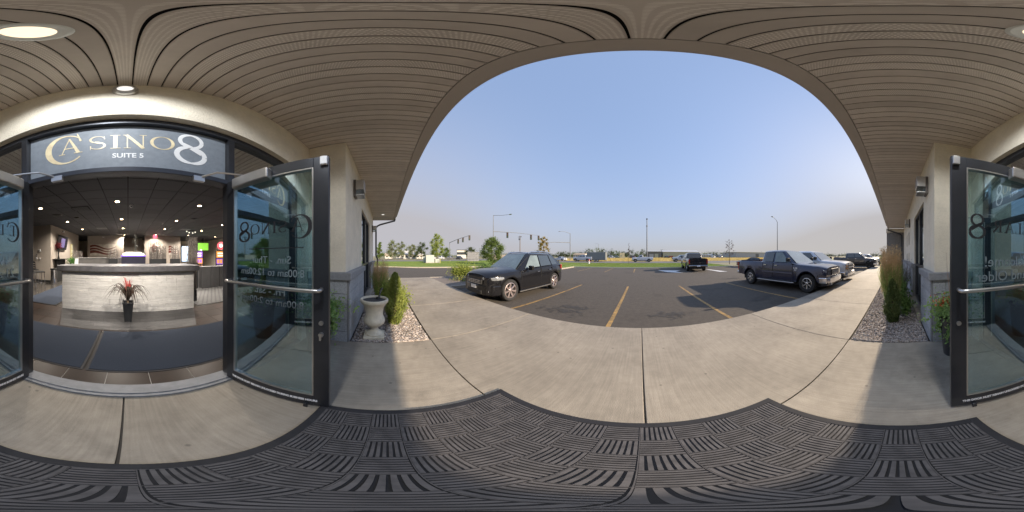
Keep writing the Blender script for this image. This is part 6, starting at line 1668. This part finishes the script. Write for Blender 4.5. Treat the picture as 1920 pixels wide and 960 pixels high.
# utility pole
a = R((975 - 1200)*.1875); t = thing('utility_pole', 'wooden utility pole with cross arm behind the middle signals', 'utility pole', (90*math.sin(a), 90*math.cos(a), LOT))
WOODP = mat('weathered_pole_wood', (0.16, 0.13, 0.11), .9)
MB().tube([(0, 0, 0), (0, 0, 12.8)], [.26, .18], 8).build('pole', WOODP, t); MB().box(-1.3, 1.3, -.08, .08, 12.0, 12.25).build('cross_arm', WOODP, t); 
for xx in (-1.1, -.5, .5, 1.1): MB().cyl((xx, 0, 12.25), (xx, 0, 12.5), .06, n=6).build('insulator', GALV, t)
for xx in (-.45, .45): MB().cyl((xx, -.3, 10.4), (xx, -.3, 11.4), .25, n=10).build('transformer', GALV, t)
# utility boxes, hydrant, block sign, fence
UB = mat('pale_utility_green', (0.42, 0.45, 0.42), .5, var=.04)
def ubox(px_, d, w, dpt, h, lab):
    a = R((px_ - 1200)*.1875); t = thing('utility_box', lab, 'utility box', (d*math.sin(a), d*math.cos(a), LOT + .1), -a)
    MB().box(-w/2, w/2, -dpt/2, dpt/2, .08, h).build('cabinet', UB, t, bevel=.04); MB().box(-w/2 - .1, w/2 + .1, -dpt/2 - .1, dpt/2 + .1, 0, .079).build('pad', KERB, t); MB().box(-w/2 + .05, -.01, -dpt/2 - .012, -dpt/2 - .001, .15, h - .1).build('cabinet_door', UB, t); MB().box(.01, w/2 - .05, -dpt/2 - .012, -dpt/2 - .001, .15, h - .1).build('cabinet_door', UB, t)
ubox(806.5, 34, 1.7, 1.4, 1.65, 'large pale green utility cabinet on the lawn'); ubox(820, 34.5, .9, .8, .85, 'small pale utility box right of the large cabinet'); ubox(798, 36, 1.0, .9, 1.3, 'pale utility cabinet left of and behind the large one')
a = R((825.5 - 1200)*.1875); tag(MB().cyl((33*math.sin(a), 33*math.cos(a), LOT), (33*math.sin(a), 33*math.cos(a), LOT + 1.1), .06).build('marker_post', mat('marker_yellow', (.45, .42, .15), .6)), 'short yellowish marker post right of the utility boxes', 'post')
a = R((1104.5 - 1200)*.1875); t = thing('fire_hydrant', 'small red and white hydrant on the lawn strip before the trailer', 'hydrant', (31*math.sin(a), 31*math.cos(a), LOT + .1))
RH = mat('hydrant_red', (.6, .06, .05), .5)
MB().lathe([(.16, 0), (.16, .05), (.12, .06), (.12, .5), (.15, .52), (.15, .56)], n=16).build('hydrant_body', WHITE_L, t); MB().lathe([(.14, .561), (.13, .68), (.06, .78), (.04, .86), (.01, .86)], n=16).build('hydrant_cap', RH, t, smooth=40)
MB().cyl((-.26, 0, .40), (.26, 0, .40), .07).build('outlet', RH, t)
a = R((887 - 1200)*.1875); t = thing('monument_sign', 'grey stone block monument sign behind the leafy young tree', 'sign', (46*math.sin(a), 46*math.cos(a), LOT + .1), -a)
SB = world_coords(mat('grey_sign_stone', (.25, .25, .27), .9, var=.2, scale=3))
for k in range(4):
    for j in range(5): MB().box(-1.6 + .64*j + .01, -1.6 + .64*(j+1) - .01, -.35, .35, .62*k, .62*(k+1) - .03).build('stone_block', SB, t)
MB().box(-1.75, 1.75, -.45, .45, 2.48, 2.62).build('cap', CAPM, t)
a0 = R((928 - 1200)*.1875); a1 = R((968 - 1200)*.1875); t = thing('boundary_wall', 'long beige block wall behind the crossover roof', 'wall', (72*math.sin((a0+a1)/2), 72*math.cos((a0+a1)/2), LOT), -(a0+a1)/2)
BW = world_coords(mat('beige_wall', (.36, .31, .27), .9, var=.08)); 
for k in range(6): MB().box(-6 + 2*k + .05, -4 + 2*k - .05, -.1, .1, 0, 2.1).build('wall_panel', BW, t); MB().box(-6.1 + 2*k, -5.9 + 2*k, -.16, .16, 0, 2.25).build('wall_pier', BW, t)

def shed(name, label, px0, px1, d, h, dep, wallm, roofm, ridge=1.5, doors=(), wins=0, cat='building'):
    a0 = R((px0 - 1200)*.1875); a1 = R((px1 - 1200)*.1875); P0 = Vector((d*math.tan(a0), d)) if abs(math.degrees(a0)) < 60 else Vector((d*math.sin(a0), d*math.cos(a0)))
    P1 = Vector((d*math.tan(a1), d)) if abs(math.degrees(a1)) < 60 else Vector((d*math.sin(a1), d*math.cos(a1)))
    c = (P0 + P1)/2; w = (P1 - P0).length; ang = math.atan2(P1.y - P0.y, P1.x - P0.x)
    t = thing(name, label, cat, (c.x, c.y, LOT), ang)
    MB().box(-w/2, w/2, 0, dep, 0, h).build('wall', wallm, t)
    b = MB(); b.add([(-w/2 - .4, -.5, h), (w/2 + .4, -.5, h), (w/2 + .4, dep/2, h + ridge), (-w/2 - .4, dep/2, h + ridge), (-w/2 - .4, dep + .5, h), (w/2 + .4, dep + .5, h),
        (-w/2 - .4, -.5, h + .25), (w/2 + .4, -.5, h + .25), (w/2 + .4, dep/2, h + ridge + .25), (-w/2 - .4, dep/2, h + ridge + .25), (-w/2 - .4, dep + .5, h + .25), (w/2 + .4, dep + .5, h + .25)],
        [(0, 1, 2, 3), (3, 2, 5, 4), (6, 9, 8, 7), (9, 10, 11, 8), (0, 6, 7, 1), (4, 5, 11, 10), (0, 3, 9, 6), (3, 4, 10, 9), (1, 7, 8, 2), (2, 8, 11, 5)]); b.build('roof', roofm, t)
    for xs_ in (-w/2, w/2): MB().slab([(xs_, 0, h), (xs_, dep, h), (xs_, dep/2, h + ridge)], .1 if xs_ < 0 else -.1).build('gable', wallm, t)
    for (u, ww, hh, m_) in doors: MB().box(-w/2 + w*u, -w/2 + w*u + ww, -.08, -.005, 0, hh).build('door', m_, t)
    for k in range(wins): xx = -w/2 + w*(k + .5)/wins; MB().box(xx - .6, xx + .6, -.06, -.005, h*.45, h*.75).build('window', CARG, t)
    return t
WM = world_coords(mat('pale_green_metal_wall', (.36, .39, .33), .6, var=.05)); RM = world_coords(mat('light_metal_roof', (.50, .51, .52), .45, var=.06)); BM = world_coords(mat('blue_grey_metal_wall', (.34, .37, .42), .6, var=.05))
DKW = world_coords(mat('dark_grey_metal_wall', (.13, .14, .15), .6, var=.1)); TAN = world_coords(mat('tan_wall', (.45, .36, .26), .8, var=.1)); WHW = world_coords(mat('off_white_wall', (.6, .58, .54), .8, var=.05))
RDK = mat('dark_red_door', (.25, .07, .05), .6)
shed('warehouse', 'long pale green metal warehouse with light roof across the field', 1243, 1311, 138, 4.9, 18, WM, RM, 1.9, [(.12, 5, 1.6, RDK), (.75, 4, 3.4, DKW)])
shed('warehouse', 'darker open fronted metal shed joined left of the pale green warehouse', 1215, 1240, 136, 5.2, 14, DKW, RM, .8, [(.1, 3.5, 3.2, BM), (.5, 3, 3.4, WM)])
shed('warehouse', 'long blue grey flat warehouse beyond the sparse dark tree', 1380, 1480, 120, 4.9, 24, BM, RM, .15, [(.3, 4, 3.6, DKW)])
shed('greenhouse', 'low glassy greenhouse building left of the blue grey warehouse', 1330, 1366, 165, 1.9, 9, BM, RM, 1.9)
shed('low_building', 'low tan roofed building right of the signals', 1075, 1096, 135, 2.6, 9, WHW, TAN, 1.2, wins=5)
shed('two_storey_building', 'two storey pale commercial building beyond the left signals', 857, 874, 105, 5.4, 10, WHW, DKW, .3, wins=6)
shed('house', 'pale house roof at the far left beyond the lawn', 743, 766, 88, 2.3, 9, WHW, mat('pale_roof', (.55, .54, .52), .8), 2.0, wins=3)
shed('house', 'second pale house right of the first beyond the lawn', 768, 779, 86, 2.2, 8, WHW, mat('pale_roof', (.55, .54, .52), .8), 1.9, wins=2)
shed('house', 'small pale house behind the utility boxes', 781, 793, 90, 2.1, 8, WHW, mat('pale_roof', (.55, .54, .52), .8), 1.7, wins=2)
shed('house', 'low pale house beside the dark conifer at the building corner', 722, 736, 95, 1.8, 8, WHW, TAN, 1.3, wins=2)
shed('low_building', 'row of low pale stores on the horizon left of the greenhouse', 1312, 1332, 160, 2.4, 8, WHW, BM, .5, wins=6)
# cream board on the field
a = R((1166.5 - 1200)*.1875); t = thing('site_board', 'square cream site board standing in the dry field', 'sign', (88*math.sin(a), 88*math.cos(a), LOT), -a)
MB().box(-1.35, 1.35, 0, .12, .35, 3.25).build('board', mat('cream_board', (.66, .60, .42), .7, var=.15, scale=.8), t); 
for xx in (-1.1, 1.1): MB().box(xx - .08, xx + .08, .125, .28, 0, 3.2).build('post', WOODP, t)
MB().box(-.9, -.1, -.02, -.002, 1.4, 1.9).build('printed_panel', mat('print_grey', (.32, .34, .30), .7), t)
# umbrella and table beyond the wing
t = thing('patio_umbrella', 'closed maroon patio umbrella far along the walk on the right', 'umbrella', (19.4, 1.45, 0)); MB().cyl((0, 0, 0), (0, 0, 2.2), .03).build('pole', SILVER, t); MB().lathe([(.17, 1.05), (.15, 1.5), (.10, 1.9), (.02, 2.25)], n=10).build('canopy', mat('maroon_cloth', (.10, .025, .03), .8), t); MB().cyl((0, 0, 0), (0, 0, .08), .28).build('umbrella_base', BLKP, t)
t = thing('patio_table', 'white patio table beneath the closed umbrella', 'table', (18.6, 1.25, 0)); MB().cyl((0, 0, .70), (0, 0, .74), .42, n=24).build('tabletop', WHITE_L, t)
for q in range(4): MB().tube([(.3*math.cos(q*PI/2), .3*math.sin(q*PI/2), 0), (.05*math.cos(q*PI/2), .05*math.sin(q*PI/2), .70)], .02, 6).build('leg', WHITE_L, t)
t0 = thing('patio_chair', 'white patio chair nearest the walk beside the patio table', 'chair', (17.9, 1.0, 0), .5, 'white patio chairs'); MB().box(-.22, .22, -.22, .22, .42, .45).build('seat', WHITE_L, t0); MB().box(-.22, .22, .19, .22, .451, .88).build('backrest', WHITE_L, t0)
for xx in (-.2, .2):
    for yy in (-.2, .2): MB().cyl((xx, yy, 0), (xx, yy, .42), .014, n=6).build('leg', WHITE_L, t0)
c_ = copy_tree(t0); c_.location = (19.2, .7, 0); c_.rotation_euler.z = 2.4; c_['label'] = 'white patio chair behind the patio table'
bush('island_shrub', 'green shrub beside the walk beyond the charcoal pickup', 'shrub', 26.0, 2.2, 0, [(0, 0, .7, .6, .6, .7), (.2, .2, 1.1, .35, .35, .4)], 900, .14, G2, 63)

# small print, slats and bars that cannot be picked apart at this size stay joined
for o in bpy.data.objects:
    if o.type == 'MESH' and o.name.split('.')[0] in ('glass_lettering', 'glass_logo', 'notice_lettering', 'suite_lettering', 'fender_badge', 'grille_bar', 'door_seam', 'dry_stems', 'twigs', 'vent_slats', 'sign_lettering', 'foliage', 'crown', 'flowers', 'leaves', 'red_leaves', 'blades', 'stalks', 'plumes'):
        o['kind'] = 'stuff'
